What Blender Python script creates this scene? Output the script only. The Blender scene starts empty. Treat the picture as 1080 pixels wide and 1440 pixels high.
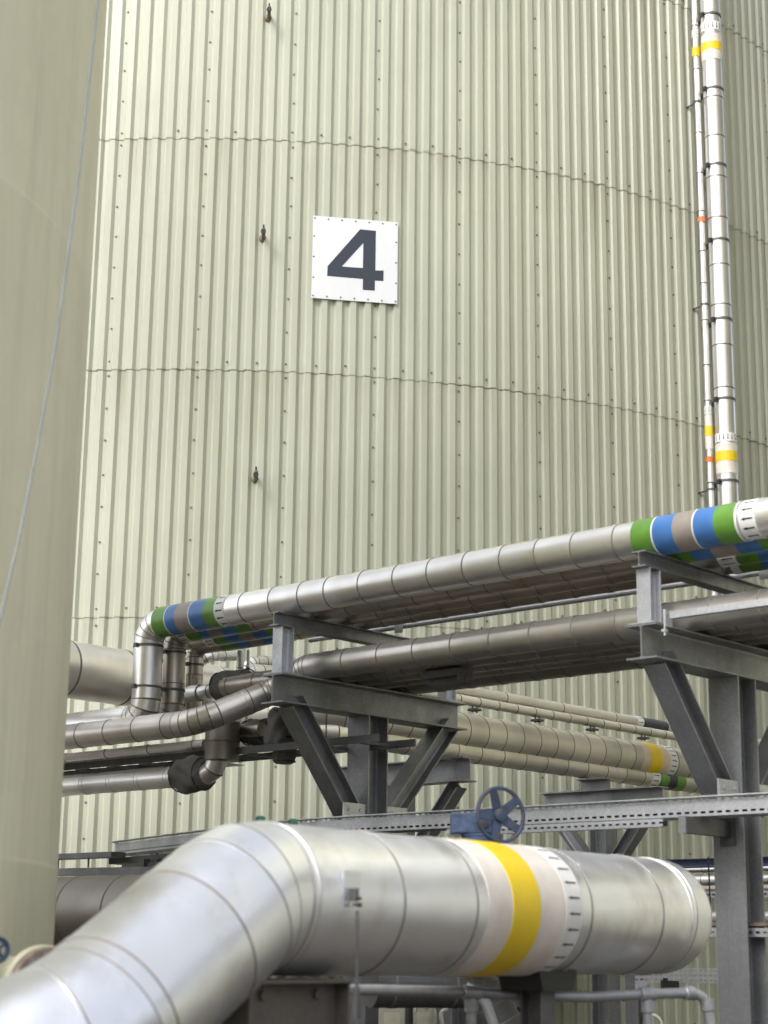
import bpy, math, random
from mathutils import Vector, Matrix
from mathutils.geometry import tessellate_polygon
random.seed(7)
S = bpy.context.scene
COL = S.collection
rad = math.radians

# ------------------------------------------------------------------ camera (solved from the photograph's vanishing points)
F_PX, PITCH, ROLL, AZ, EYE = 2449.8, 0.245652, 0.012837, 0.828919, 1.65
CX, CY = 540.0, 720.0
fwd = Vector((0, math.cos(PITCH), math.sin(PITCH)))
rt0 = Vector((1, 0, 0)); up0 = rt0.cross(fwd)
right = math.cos(ROLL) * rt0 + math.sin(ROLL) * up0
upv = -math.sin(ROLL) * rt0 + math.cos(ROLL) * up0
CAM = Vector((0, 0, EYE))
cd = bpy.data.cameras.new('camera'); cam = bpy.data.objects.new('camera', cd); COL.objects.link(cam)
cam.matrix_world = Matrix(((right.x, upv.x, -fwd.x, 0), (right.y, upv.y, -fwd.y, 0), (right.z, upv.z, -fwd.z, EYE), (0, 0, 0, 1)))
cd.sensor_fit = 'VERTICAL'; cd.sensor_height = 36; cd.sensor_width = 27; cd.lens = F_PX * 36 / 1440
cd.clip_end = 3000; cd.clip_start = .1
cd.dof.use_dof = True; cd.dof.focus_distance = 15.5; cd.dof.aperture_fstop = 2.2
S.camera = cam

def ray(px, py):                       # direction of a sight line, for measuring the place
    return (fwd * F_PX + right * (px - CX) - upv * (py - CY)) / F_PX
def at(px, py, depth):
    d = ray(px, py); return CAM + d * (depth / d.y)

# rack axes: U runs along the rack pipes, W along the support beams
U = Vector((-math.sin(AZ), math.cos(AZ), 0)); W = Vector((math.cos(AZ), math.sin(AZ), 0)); Z = Vector((0, 0, 1))
O = Vector((-0.10025, 13.35542, 0))
def P(u, w, z): return O + U * u + W * w + Z * z
def onw(px, py, w0):                   # where a sight line meets the rack plane w = w0 -> point
    d = ray(px, py); return CAM + d * (((O - CAM).dot(W) + w0) / d.dot(W))
def onu(px, py, u0):
    d = ray(px, py); return CAM + d * (((O - CAM).dot(U) + u0) / d.dot(U))

# ------------------------------------------------------------------ materials
MATS = {}
def nt(name):
    m = bpy.data.materials.new(name); m.use_nodes = True
    t = m.node_tree; b = t.nodes['Principled BSDF']; MATS[name] = m
    return m, t, b
def nd(t, kind, **kw):
    n = t.nodes.new(kind)
    for k, v in kw.items():
        if k.startswith('i_'): n.inputs[k[2:].replace('_', ' ')].default_value = v
        else: setattr(n, k, v)
    return n
def coords(t, scale=(1, 1, 1)):
    c = nd(t, 'ShaderNodeNewGeometry'); mp = nd(t, 'ShaderNodeMapping'); mp.inputs['Scale'].default_value = scale
    t.links.new(c.outputs['Position'], mp.inputs['Vector']); return mp.outputs['Vector']
def noise(t, vec, scale, detail=4, rough=.55):
    n = nd(t, 'ShaderNodeTexNoise'); n.inputs['Scale'].default_value = scale; n.inputs['Detail'].default_value = detail
    n.inputs['Roughness'].default_value = rough; t.links.new(vec, n.inputs['Vector']); return n.outputs['Fac']
def ramp(t, fac, stops):
    r = nd(t, 'ShaderNodeValToRGB'); e = r.color_ramp.elements
    while len(e) < len(stops): e.new(.5)
    for i, (p, c) in enumerate(stops):
        e[i].position = p; e[i].color = (c[0], c[1], c[2], 1) if isinstance(c, tuple) else (c, c, c, 1)
    t.links.new(fac, r.inputs['Fac']); return r.outputs['Color']
def mix(t, fac, a, b, mode='MIX'):
    m = nd(t, 'ShaderNodeMix', data_type='RGBA', blend_type=mode)
    for s, v in ((0, fac), (6, a), (7, b)):
        if hasattr(v, 'is_linked') or hasattr(v, 'links'): t.links.new(v, m.inputs[s])
        else: m.inputs[s].default_value = v if s == 0 else (v[0], v[1], v[2], 1)
    return m.outputs[2]
def rng(t, fac, a, b, c, d):
    m = nd(t, 'ShaderNodeMapRange'); m.inputs[1].default_value = a; m.inputs[2].default_value = b
    m.inputs[3].default_value = c; m.inputs[4].default_value = d
    t.links.new(fac, m.inputs[0]); return m.outputs[0]
def bump(t, b, h, strength, dist=.01):
    n = nd(t, 'ShaderNodeBump'); n.inputs['Strength'].default_value = strength; n.inputs['Distance'].default_value = dist
    t.links.new(h, n.inputs['Height']); t.links.new(n.outputs['Normal'], b.inputs['Normal'])

def make_alu(name, tint, rough=.4, dirt=.35, spec_bump=.25, dirtcol=(.16, .13, .10)):
    m, t, b = nt(name)
    v = coords(t); n1 = noise(t, v, 1.7, 2, .5); n2 = noise(t, v, 14, 2, .5); n3 = noise(t, coords(t, (1, 1, .35)), 3, 2, .5)
    seg = nd(t, 'ShaderNodeAttribute', attribute_name='seg').outputs['Fac']
    c = mix(t, rng(t, seg, 0, 1, 0, 1), tuple(x * .84 for x in tint), tint)
    d = rng(t, n3, .45, .85, 0, dirt * .8)
    if name == 'alu_front':
        d = rng(t, noise(t, coords(t, (1, 1, .6)), 2.4, 6, .68), .50, .80, 0, dirt)
    c = mix(t, d, c, dirtcol)
    t.links.new(c, b.inputs['Base Color'])
    b.inputs['Metallic'].default_value = .92
    r = nd(t, 'ShaderNodeMath', operation='ADD'); t.links.new(rng(t, n1, .3, .7, rough - .04, rough + .08), r.inputs[0]); t.links.new(rng(t, n2, .3, .7, -.01, .03), r.inputs[1])
    t.links.new(r.outputs[0], b.inputs['Roughness'])
    bump(t, b, noise(t, v, 3.5, 1, .4), spec_bump, .03 if name == 'alu_front' else .014)
    return m
make_alu('alu', (.87, .855, .835), .335, .34)
make_alu('alu_bright', (.70, .695, .69), .36, .2)
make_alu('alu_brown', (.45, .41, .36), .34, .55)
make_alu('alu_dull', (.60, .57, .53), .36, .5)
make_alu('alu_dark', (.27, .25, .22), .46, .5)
make_alu('alu_pale', (.78, .75, .665), .46, .30)
make_alu('alu_front', (.86, .882, .93), .335, .62, .55, (.34, .27, .2))

def simple(name, colr, rough=.6, metal=0., var=.15, scale=8, bstr=0.0, stretch=(1, 1, 1), spec=.5):
    m, t, b = nt(name)
    n = noise(t, coords(t, stretch), scale, 5, .6)
    c = mix(t, rng(t, n, .3, .7, 0, 1), tuple(x * (1 - var) for x in colr), tuple(min(1, x * (1 + var)) for x in colr))
    t.links.new(c, b.inputs['Base Color']); b.inputs['Roughness'].default_value = rough; b.inputs['Metallic'].default_value = metal
    b.inputs['Specular IOR Level'].default_value = spec
    if bstr: bump(t, b, noise(t, coords(t), scale * 4, 4), bstr)
    return m
simple('grime', (.15, .13, .11), .75)
simple('bead', (.60, .59, .58), .5, .95)
simple('screw', (.15, .14, .11), .6, .2)
simple('band_green', (.10, .235, .035), .34, 0, .22, 5)
simple('band_blue', (.05, .155, .40), .34, 0, .2, 5)
simple('band_brown', (.25, .215, .19), .38, 0, .2, 5)
simple('band_white', (.68, .68, .67), .4, 0, .1, 6)
simple('band_tan', (.58, .48, .36), .45, .1, .12, 5)
simple('band_pale', (.66, .61, .555), .40, .1, .12, 5)
simple('band_yellow', (.70, .50, .012), .42, 0, .06)
simple('band_black', (.035, .04, .045), .45)
simple('band_orange', (.62, .16, .05), .45)
simple('ink', (.015, .016, .02), .5)
simple('numeral_ink', (.021, .027, .046), .38, 0, .12, 3)
simple('sign_white', (.68, .69, .72), .35, 0, .05, 3, 0, (1, 1, .2))
simple('jacket', (.125, .12, .112), .92, 0, .25, 9, .25)
simple('black_rubber', (.018, .018, .018), .6)
simple('blue_paint', (.065, .10, .185), .5, 0, .45, 22, .15)
m, t, b = nt('blue_worn')
_n = noise(t, coords(t), 30, 5, .7)
t.links.new(mix(t, rng(t, _n, .54, .62, 0, 1), mix(t, rng(t, noise(t, coords(t), 12, 3), .3, .7, 0, 1), (.022, .034, .06), (.05, .078, .14)), (.085, .05, .03)), b.inputs['Base Color']); b.inputs['Roughness'].default_value = .55
bump(t, b, _n, .2, .004)
simple('blue_clean', (.02, .038, .085), .4, 0, .1)
simple('rust', (.19, .15, .115), .75, .2, .35, 25, .2)
simple('cream_box', (.50, .49, .40), .5)
simple('label_cream', (.62, .60, .48), .5)
simple('cable_pale', (.60, .58, .52), .55)
simple('cable_grey', (.22, .25, .26), .6)
simple('dark_grey', (.065, .064, .062), .75)
simple('concrete', (.22, .25, .235), .9, 0, .2, 3, .3)
simple('handrail_grey', (.34, .35, .37), .42, .55, .12, 20)
simple('olive_smooth', (.50, .49, .37), .5)
simple('green_cap', (.06, .22, .15), .5)

def make_galv(name, base, rough=.5, metal=.6, stain=.5):
    m, t, b = nt(name)
    v = coords(t)
    vo = nd(t, 'ShaderNodeTexVoronoi'); vo.inputs['Scale'].default_value = 55; t.links.new(v, vo.inputs['Vector'])
    n1 = noise(t, v, 3.2, 6, .65); n2 = noise(t, coords(t, (1, 1, .12)), 9, 5, .65)
    c = mix(t, rng(t, vo.outputs['Distance'], 0, .9, 0, 1), tuple(x * .86 for x in base), tuple(x * 1.12 for x in base))
    c = mix(t, rng(t, n1, .42, .66, 0, .55), c, tuple(x * .62 for x in base))
    c = mix(t, rng(t, n2, .55, .8, 0, stain), c, (.13, .115, .095))
    t.links.new(c, b.inputs['Base Color']); b.inputs['Metallic'].default_value = metal
    t.links.new(rng(t, n1, .3, .7, rough - .08, rough + .12), b.inputs['Roughness'])
    bump(t, b, n1, .08)
    return m
make_galv('galv', (.255, .262, .272))
make_galv('galv_light', (.50, .515, .54), .5, .6, .15)
make_galv('galv_dark', (.12, .121, .125), .55, .45, .3)

def make_paint(name, base, stain, ribbed=True, rough=.45, sheen=.5):
    m, t, b = nt(name)
    v = coords(t); vs = coords(t, (1, 1, .05))
    n1 = noise(t, vs, 4.5, 6, .65); n2 = noise(t, v, .35, 4, .6); n3 = noise(t, coords(t, (1, 1, .22)), 2.0, 6, .7)
    c = mix(t, rng(t, n2, .35, .65, 0, 1), tuple(x * .93 for x in base), tuple(x * 1.05 for x in base))
    if ribbed:
        seg = nd(t, 'ShaderNodeAttribute', attribute_name='seg').outputs['Fac']
        c = mix(t, rng(t, seg, 0, 1, 0, 1), c, mix(t, 1.0, c, (.945, .95, .93), 'MULTIPLY'))
        g_ = nd(t, 'ShaderNodeNewGeometry'); sp = nd(t, 'ShaderNodeSeparateXYZ'); t.links.new(g_.outputs['Position'], sp.inputs[0])
        a_ = nd(t, 'ShaderNodeMath', operation='MULTIPLY_ADD'); t.links.new(sp.outputs['Z'], a_.inputs[0]); a_.inputs[1].default_value = -1 / 2.83; a_.inputs[2].default_value = 2.27 / 2.83 + 9
        f_ = nd(t, 'ShaderNodeMath', operation='FRACT'); t.links.new(a_.outputs[0], f_.inputs[0])
        run = nd(t, 'ShaderNodeMath', operation='MULTIPLY'); t.links.new(rng(t, f_.outputs[0], 0, .34, 1, 0), run.inputs[0]); t.links.new(rng(t, noise(t, coords(t, (1, 1, .03)), 7, 5, .7), .47, .72, 0, .6), run.inputs[1])
        c = mix(t, run.outputs[0], c, (.20, .165, .10))
    else:
        c = mix(t, rng(t, noise(t, coords(t, (1, 1, .10)), 3.0, 6, .7), .5, .75, 0, .42), c, tuple(x * .60 for x in base))
        c = mix(t, rng(t, noise(t, v, 6, 6, .7), .5, .8, 0, .35), c, tuple(x * 1.2 for x in base))
    c = mix(t, rng(t, n1, .52, .8, 0, stain), c, (.25, .205, .13))
    c = mix(t, rng(t, n3, .55, .85, 0, stain * .8), c, tuple(x * .6 for x in base))
    t.links.new(c, b.inputs['Base Color']); b.inputs['Roughness'].default_value = rough
    b.inputs['Specular IOR Level'].default_value = sheen
    bump(t, b, noise(t, v, 1.1, 4), .16 if ribbed else .30, .03)
    return m
make_paint('tank_paint', (.436, .447, .364), .20, True, .34)
make_paint('near_tank_paint', (.60, .585, .435), .26, False, .55)
make_galv('galv_dirty', (.135, .122, .108), .6, .4, .4)
simple('hall_cladding', (.16, .165, .16), .6, 0, .1, 2)
# dirty lap line: patches of grime and patches of bare paint
m, t, b = nt('lap_line')
t.links.new(mix(t, rng(t, noise(t, coords(t, (1, 1, .3)), 1.8, 5, .7), .44, .66, 0, 1), (.29, .28, .215), (.10, .08, .055)), b.inputs['Base Color']); b.inputs['Roughness'].default_value = .8
# ground
m, t, b = nt('ground_gravel')
n = noise(t, coords(t), 18, 6, .7)
t.links.new(ramp(t, n, [(.3, (.045, .039, .032)), (.7, (.085, .074, .06))]), b.inputs['Base Color']); b.inputs['Roughness'].default_value = .95
bump(t, b, n, .5, .03)

# ------------------------------------------------------------------ mesh building
class MB:
    def __init__(s): s.v = []; s.f = []; s.m = []; s.sm = []; s.seg = []
    def add(s, verts, faces, mat=0, smooth=False, seg=.5):
        o = len(s.v); s.v += [Vector(x) for x in verts]
        for f in faces: s.f.append([i + o for i in f]); s.m.append(mat); s.sm.append(smooth); s.seg.append(seg)
        return s
    def box(s, c, ax, ay, az, sx, sy, sz, mat=0):
        c = Vector(c); vs = [c + ax * (sx / 2 * i) + ay * (sy / 2 * j) + az * (sz / 2 * k) for i in (-1, 1) for j in (-1, 1) for k in (-1, 1)]
        return s.add(vs, [(0, 1, 3, 2), (4, 6, 7, 5), (0, 4, 5, 1), (2, 3, 7, 6), (0, 2, 6, 4), (1, 5, 7, 3)], mat)
    def bar(s, p0, p1, up, h, b, mat=0):     # rectangular bar
        p0, p1 = Vector(p0), Vector(p1); d = (p1 - p0); L = d.length; d /= L
        u = (up - d * up.dot(d)).normalized(); w = d.cross(u)
        return s.box((p0 + p1) / 2, d, u, w, L, h, b, mat)
    def ibeam(s, p0, p1, up, h, b, tf=.012, tw=.008, mat=0):
        p0, p1 = Vector(p0), Vector(p1); d = (p1 - p0).normalized(); u = (up - d * up.dot(d)).normalized(); w = d.cross(u)
        r = .012                                 # one closed I outline with filleted roots, extruded
        q = []
        H, B, T = h / 2, b / 2, tw / 2
        half = [(B, H), (B, H - tf), (T + r, H - tf), (T + r * .3, H - tf - r * .3), (T, H - tf - r), (T, -(H - tf - r)), (T + r * .3, -(H - tf - r * .3)), (T + r, -(H - tf)), (B, -(H - tf)), (B, -H)]
        q = half + [(-x, y) for x, y in reversed(half)]
        n = len(q)
        vs = [p0 + w * x + u * y for x, y in q] + [p1 + w * x + u * y for x, y in q]
        fs = [(i, (i + 1) % n, n + (i + 1) % n, n + i) for i in range(n)]
        s.add(vs, fs, mat)
        for base in (0, n):                      # end faces split into flange, web, flange
            s.f += [[base + i for i in (0, 1, 2, 17, 18, 19)], [base + i for i in (2, 3, 4, 15, 16, 17)], [base + i for i in (4, 5, 14, 15)], [base + i for i in (5, 6, 7, 12, 13, 14)], [base + i for i in (7, 8, 9, 10, 11, 12)]]
            o = len(s.v) - 2 * n
            for k in range(1, 6): s.f[-k] = [i + o for i in s.f[-k]]; s.m.append(mat); s.sm.append(False); s.seg.append(.5)
        return s
    def lathe(s, c, axis, prof, n=24, mat=0, caps=True, smooth=True):   # prof: (distance along axis, radius)
        c = Vector(c); a = Vector(axis).normalized(); e1 = a.orthogonal().normalized(); e2 = a.cross(e1)
        vs = []; fs = []
        for t, r in prof:
            vs += [c + a * t + (e1 * math.cos(2 * math.pi * k / n) + e2 * math.sin(2 * math.pi * k / n)) * r for k in range(n)]
        for i in range(len(prof) - 1):
            for k in range(n): fs.append((i * n + k, i * n + (k + 1) % n, (i + 1) * n + (k + 1) % n, (i + 1) * n + k))
        o = len(s.v); s.add(vs, fs, mat, smooth)
        if caps: s.add([], [], mat); s.f += [[o + k for k in range(n)][::-1], [o + (len(prof) - 1) * n + k for k in range(n)]]; s.m += [mat] * 2; s.sm += [False] * 2; s.seg += [.5] * 2
        return s
    def rod(s, p0, p1, r, n=12, mat=0):
        p0, p1 = Vector(p0), Vector(p1); return s.lathe(p0, p1 - p0, [(0, r), ((p1 - p0).length, r)], n, mat)
    def torus(s, c, axis, R, r, n=40, k=10, mat=0, a0=0, a1=2 * math.pi, e1=None):
        c = Vector(c); a = Vector(axis).normalized(); e1 = e1 or a.orthogonal().normalized(); e2 = a.cross(e1)
        full = abs(a1 - a0 - 2 * math.pi) < 1e-6; N = n if full else n + 1; vs = []; fs = []
        for i in range(N):
            t = a0 + (a1 - a0) * i / n; d = e1 * math.cos(t) + e2 * math.sin(t)
            for j in range(k):
                q = 2 * math.pi * j / k; vs.append(c + d * (R + r * math.cos(q)) + a * (r * math.sin(q)))
        for i in range(n):
            i2 = (i + 1) % N
            for j in range(k): fs.append((i * k + j, i2 * k + j, i2 * k + (j + 1) % k, i * k + (j + 1) % k))
        return s.add(vs, fs, mat, True)
    def sweep(s, pts, r, n=10, mat=0):       # smooth round cable or tube through points
        pts = [Vector(p) for p in pts]; vs = []; fs = []
        e = None
        for i, p in enumerate(pts):
            t = (pts[min(i + 1, len(pts) - 1)] - pts[max(i - 1, 0)]).normalized()
            e = t.orthogonal().normalized() if e is None else (e - t * e.dot(t)).normalized()
            f = t.cross(e); vs += [p + (e * math.cos(2 * math.pi * k / n) + f * math.sin(2 * math.pi * k / n)) * r for k in range(n)]
        for i in range(len(pts) - 1):
            for k in range(n): fs.append((i * n + k, i * n + (k + 1) % n, (i + 1) * n + (k + 1) % n, (i + 1) * n + k))
        o = len(s.v); s.add(vs, fs, mat, True)
        s.f += [[o + k for k in range(n)][::-1], [o + (len(pts) - 1) * n + k for k in range(n)]]; s.m += [mat] * 2; s.sm += [False] * 2; s.seg += [.5] * 2
        return s
    def build(s, name, mats, parent=None, sharp=30):
        me = bpy.data.meshes.new(name); off = ROOTLOC.get(parent.name, Vector()) if parent else Vector()
        me.from_pydata([tuple(v - off) for v in s.v], [], s.f)
        for mm in (mats if isinstance(mats, (list, tuple)) else [mats]): me.materials.append(MATS[mm])
        me.polygons.foreach_set('material_index', s.m); me.polygons.foreach_set('use_smooth', s.sm)
        a = me.attributes.new('seg', 'FLOAT', 'FACE'); a.data.foreach_set('value', s.seg)
        me.update(); me.validate()
        if any(s.sm): me.set_sharp_from_angle(angle=rad(sharp))
        o = bpy.data.objects.new(name, me); COL.objects.link(o)
        if parent: o.parent = parent; ROOTLOC[o.name] = off
        return o
ROOTLOC = {}
def tag(o, label, cat, group=None, kind=None):
    o['label'] = label; o['category'] = cat
    if group: o['group'] = group
    o['kind'] = kind or 'thing'
    return o
def thing(name, loc, label, cat, group=None):
    o = bpy.data.objects.new(name, None); COL.objects.link(o); o.location = loc; o.empty_display_size = .2
    ROOTLOC[o.name] = Vector(loc); return tag(o, label, cat, group)
def copy_tree(o, shift, label=None, parent=None):
    c = o.copy(); COL.objects.link(c)
    if parent is None: c.location = o.location + shift; c['label'] = label
    else: c.parent = parent
    for ch in list(o.children): copy_tree(ch, shift, None, c)
    return c

# ------------------------------------------------------------------ clad pipes
def centreline(pts, bend, gore=24):
    """straight runs and mitred bends -> list of ('s', p0, p1) and ('j', point, tangent)"""
    pts = [Vector(p) for p in pts]; out = []; cur = pts[0]
    for i in range(1, len(pts) - 1):
        a = (pts[i] - pts[i - 1]).normalized(); b = (pts[i + 1] - pts[i]).normalized(); th = a.angle(b)
        bd = bend[i - 1] if isinstance(bend, (list, tuple)) else bend
        T = bd * math.tan(th / 2); n = max(1, round(math.degrees(th) / gore))
        A = pts[i] - a * T; ax = a.cross(b).normalized(); c = A + (ax.cross(a)) * bd
        out.append(('s', cur, A, a))
        arc = []
        for k in range(n + 1):
            R = Matrix.Rotation(th * k / n, 3, ax); arc.append((c + R @ (A - c), R @ a))
        out.append(('arc', arc)); cur = arc[-1][0]
    out.append(('s', cur, pts[-1], (pts[-1] - cur).normalized()))
    return out
def pipe(mb, pts, R, bend=.25, step=.3, n=48, first=.12, line=.0045, gore=24, lap=.0035, seams=None, jitter=.0, cap=True, screws=None):
    rings = []   # centre, tangent, radius, material of strip after it, seg value
    sg = [random.random()]
    total = 0
    for item in centreline(pts, bend, gore):
        if item[0] == 's':
            _, a, b, d = item; L = (b - a).length
            rings.append((a, d, R, 0, sg[0]))
            if seams is not None: ss = [x - total for x in seams if .02 < x - total < L - .02]
            else:
                ss = []; x = first
                while x < L - .05: ss.append(x + random.uniform(-jitter, jitter)); x += step
            for x in ss:
                rings.append((a + d * (x - line), d, R, 1, sg[0])); sg[0] = random.random()
                rings.append((a + d * (x + line), d, R + lap, 0, sg[0]))
                if x + .045 < L: rings.append((a + d * (x + .04), d, R + lap, 0, sg[0])); rings.append((a + d * (x + .043), d, R + .0006, 0, sg[0]))
            rings.append((b, d, R, 0, sg[0])); total += L
        else:
            arc = item[1]
            for k, (p, tg) in enumerate(arc):
                sg[0] = random.random()
                rings.append((p, tg, R * 1.006, 1, sg[0]))
                q, tq = arc[k + 1] if k + 1 < len(arc) else (p + tg, tg)
                dd = (q - p).normalized() if k + 1 < len(arc) else tg
                LL = (q - p).length; f = min(.4, 2 * line / LL)
                tm = (tg * (1 - f) + tq * f).normalized()
                rings.append((p + dd * (LL * f), tm, R * 1.004, 0, sg[0]))
    vs = []; e = None; pt = None
    for c, tg, r, mm, g in rings:
        if e is None: e = (Z - tg * Z.dot(tg)) if abs(tg.z) < .9 else tg.orthogonal()
        else:
            q = pt.rotation_difference(tg); e = q @ e
        e = (e - tg * e.dot(tg)).normalized(); f = tg.cross(e); pt = tg
        vs += [c + (e * math.cos(2 * math.pi * k / n) + f * math.sin(2 * math.pi * k / n)) * r for k in range(n)]
    o = len(mb.v); mb.v += vs
    for i in range(len(rings) - 1):
        if (rings[i][0] - rings[i + 1][0]).length < 1e-6 and abs(rings[i][2] - rings[i + 1][2]) < 1e-6: continue
        for k in range(n):
            mb.f.append([o + i * n + k, o + i * n + (k + 1) % n, o + (i + 1) * n + (k + 1) % n, o + (i + 1) * n + k]); mb.m.append(rings[i][3]); mb.sm.append(True); mb.seg.append(rings[i][4])
    if cap:
        for b_ in (0, len(rings) - 1): mb.f.append([o + b_ * n + k for k in range(n)]); mb.m.append(0); mb.sm.append(False); mb.seg.append(.5)
    return mb
def sleeve(mb, c0, c1, R, mat=0, n=48, th=.0022):
    d = (Vector(c1) - Vector(c0)); L = d.length
    return mb.lathe(c0, d, [(0, R - .001), (0, R + th), (L, R + th), (L, R - .001)], n, mat, caps=False)
def arrows(mb, c0, c1, R, count, mat, sgn=1, wid=.16, hw=.34):
    """arrows laid round a band: shaft from .15 to .85 of the band, a head at one end"""
    c0, c1 = Vector(c0), Vector(c1); d = (c1 - c0); L = d.length; d /= L
    e1 = d.orthogonal().normalized(); e2 = d.cross(e1)
    def q(s, a): return c0 + d * (s * L) + (e1 * math.cos(a) + e2 * math.sin(a)) * (R + .0035)
    st = 2 * math.pi / count
    for i in range(count):
        a = i * st; w = st * wid / 2; h = st * hw / 2
        s0, s1, s2 = (.14, .62, .86) if sgn > 0 else (.86, .38, .14)
        mb.add([q(s0, a - w), q(s1, a - w), q(s1, a + w), q(s0, a + w)], [(0, 1, 2, 3)], mat)
        mb.add([q(s1, a - h), q(s2, a), q(s1, a + h)], [(0, 1, 2)], mat)
    return mb
def band(parent, name, c0, c1, R, mat):
    return sleeve(MB(), c0, c1, R).build(name, mat, parent)
def arrow_band(parent, c0, c1, R, count, sgn=1):
    return arrows(sleeve(MB(), c0, c1, R, 0), c0, c1, R, count, 1, sgn).build('arrow_band', ['band_white', 'ink'], parent)

# ------------------------------------------------------------------ world and sun
world = bpy.data.worlds.new('World'); S.world = world; world.use_nodes = True
wt = world.node_tree; bg = wt.nodes['Background']
SUN_EL, SUN_AZ = rad(45), math.atan2(-.64, -.77)      # towards the sun: left of and behind the camera
sky = wt.nodes.new('ShaderNodeTexSky'); sky.sky_type = 'NISHITA'; sky.sun_disc = False
sky.sun_elevation = SUN_EL; sky.sun_rotation = SUN_AZ; sky.dust_density = 4.0; sky.air_density = 1.0; sky.ozone_density = .6
hsv = wt.nodes.new('ShaderNodeHueSaturation'); hsv.inputs['Saturation'].default_value = .30
wt.links.new(sky.outputs['Color'], hsv.inputs['Color']); wt.links.new(hsv.outputs['Color'], bg.inputs['Color'])
bg.inputs['Strength'].default_value = .15
sd = bpy.data.lights.new('sun', 'SUN'); so = bpy.data.objects.new('sun', sd); COL.objects.link(so)
sd.energy = .85; sd.angle = rad(20); sd.color = (1, .98, .95)
dirn = Vector((math.sin(SUN_AZ) * math.cos(SUN_EL), math.cos(SUN_AZ) * math.cos(SUN_EL), math.sin(SUN_EL)))
so.rotation_euler = (-dirn).to_track_quat('-Z', 'Y').to_euler(); so.location = (-10, -5, 20)
S.view_settings.view_transform = 'Standard'; S.view_settings.look = 'None'; S.view_settings.gamma = 1; S.view_settings.exposure = 1.19

# ------------------------------------------------------------------ ground
g = MB(); g.add([(-600, -600, 0), (600, -600, 0), (600, 600, 0), (-600, 600, 0)], [(0, 1, 2, 3)])
o = g.build('ground', 'ground_gravel'); o['kind'] = 'structure'; o['label'] = 'grey gravel yard the plant stands on'

# ------------------------------------------------------------------ the ribbed storage tank
TC = Vector((-2.024, 28.597, 0)); TR = 10.022; NSH = 63; DPH = 2 * math.pi / NSH; PH0 = -.1091
def tp(ph, r, z): return Vector((TC.x + r * math.sin(ph), TC.y - r * math.cos(ph), z))
tank = thing('storage_tank', TC, 'huge pale olive storage tank clad in vertical ribbed sheets, the one carrying the white sign', 'storage tank', 'storage tanks')
SEAMS = [.25, 2.27, 5.099, 7.923, 10.747, 13.618, 16.45]
RIB = [(-.14, 0), (.14, 0), (.265, .034), (.645, .034), (.86, 0)]      # valley centred on 0, steep flank, crown, flank
cols = []
for sh in range(NSH):
    for rb in range(6):
        for x, h in RIB[1:]:
            cols.append((PH0 + (sh + (rb + x) / 6) * DPH, h))
NC = len(cols)
for ti in range(len(SEAMS) - 1):
    z0, z1 = SEAMS[ti], SEAMS[ti + 1]; mb = MB()
    jit = [0.0] * NC; x = 0
    for k in range(NC): x = x * .8 + random.uniform(-.004, .004); jit[k] = x
    rows = [(z0, .0045, True), (z0 + .45, .004, False), (z1 - .014, 0, False), (z1 - .002, 0, False), (z1 + .04, -.004, False)]
    vs = []; aj = [0.0] * NC; x = 0
    for k in range(NC):
        if k % 4 == 0: x = x * .6 + random.uniform(-.0004, .0004)
        aj[k] = x
    hj = [random.uniform(-.0012, .0012) for _ in range(NC)]
    for z, dr, j in rows: vs += [tp(ph + aj[k], TR + h + dr + hj[k], z + (jit[k] if j else 0)) for k, (ph, h) in enumerate(cols)]
    fs = []; ms = []
    for i in range(len(rows) - 1):
        for k in range(NC): fs.append((i * NC + k, i * NC + (k + 1) % NC, (i + 1) * NC + (k + 1) % NC, (i + 1) * NC + k)); ms.append(1 if i == 2 else 0)
    o_ = len(mb.f); mb.add(vs, fs); mb.m[o_:] = ms; tone = [random.random() for _ in range(NSH)]
    mb.seg[o_:] = [tone[min(NSH - 1, (k + 2) % NC // 24)] for i in range(len(rows) - 1) for k in range(NC)]
    # self-drilling screws: one column per sheet lap, a row along each seam
    for sh in range(-6, 30):
        ph = PH0 + sh * DPH
        zz = [z0 + .10 + i * (z1 - z0 - .17) / 7 for i in range(8)]
        for z in zz:
            pz = z + random.uniform(-.02, .02); nrm = Vector((math.sin(ph), -math.cos(ph), 0)); c = tp(ph + random.uniform(-.0006, .0006), TR + .001, pz)
            mb.lathe(c, nrm, [(0, .013), (.004, .013), (.005, .009), (.013, .009)], 7, 2)
        for rb in (2, 4):
            if random.random() < .85:
                p2 = ph + rb * DPH / 6; c = tp(p2, TR + .008, z0 + .10 + random.uniform(-.01, .01)); nrm = Vector((math.sin(p2), -math.cos(p2), 0))
                mb.lathe(c, nrm, [(0, .0125), (.004, .0125), (.005, .009), (.012, .009)], 7, 2)
    mb.build('wall_cladding', ['tank_paint', 'lap_line', 'screw'], tank)
mb = MB(); mb.lathe(TC, Z, [(16.5, TR + .02), (16.5, TR + .12), (16.75, TR + .12), (17.9, 4.0), (18.2, .6)], 96, 0)
mb.build('roof', 'tank_paint', tank)
mb = MB(); mb.lathe(TC, Z, [(-.2, TR + .3), (.245, TR + .3), (.25, TR - .2)], 96, 0); mb.build('concrete_plinth', 'concrete', tank)
def tank_hit(px, py, r=TR):
    d = ray(px, py); ox, oy = -TC.x, -TC.y
    A_ = d.x ** 2 + d.y ** 2; B_ = ox * d.x + oy * d.y; C_ = ox * ox + oy * oy - r * r
    return CAM + d * ((-B_ - math.sqrt(max(B_ * B_ - A_ * C_, 0))) / A_)
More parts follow.
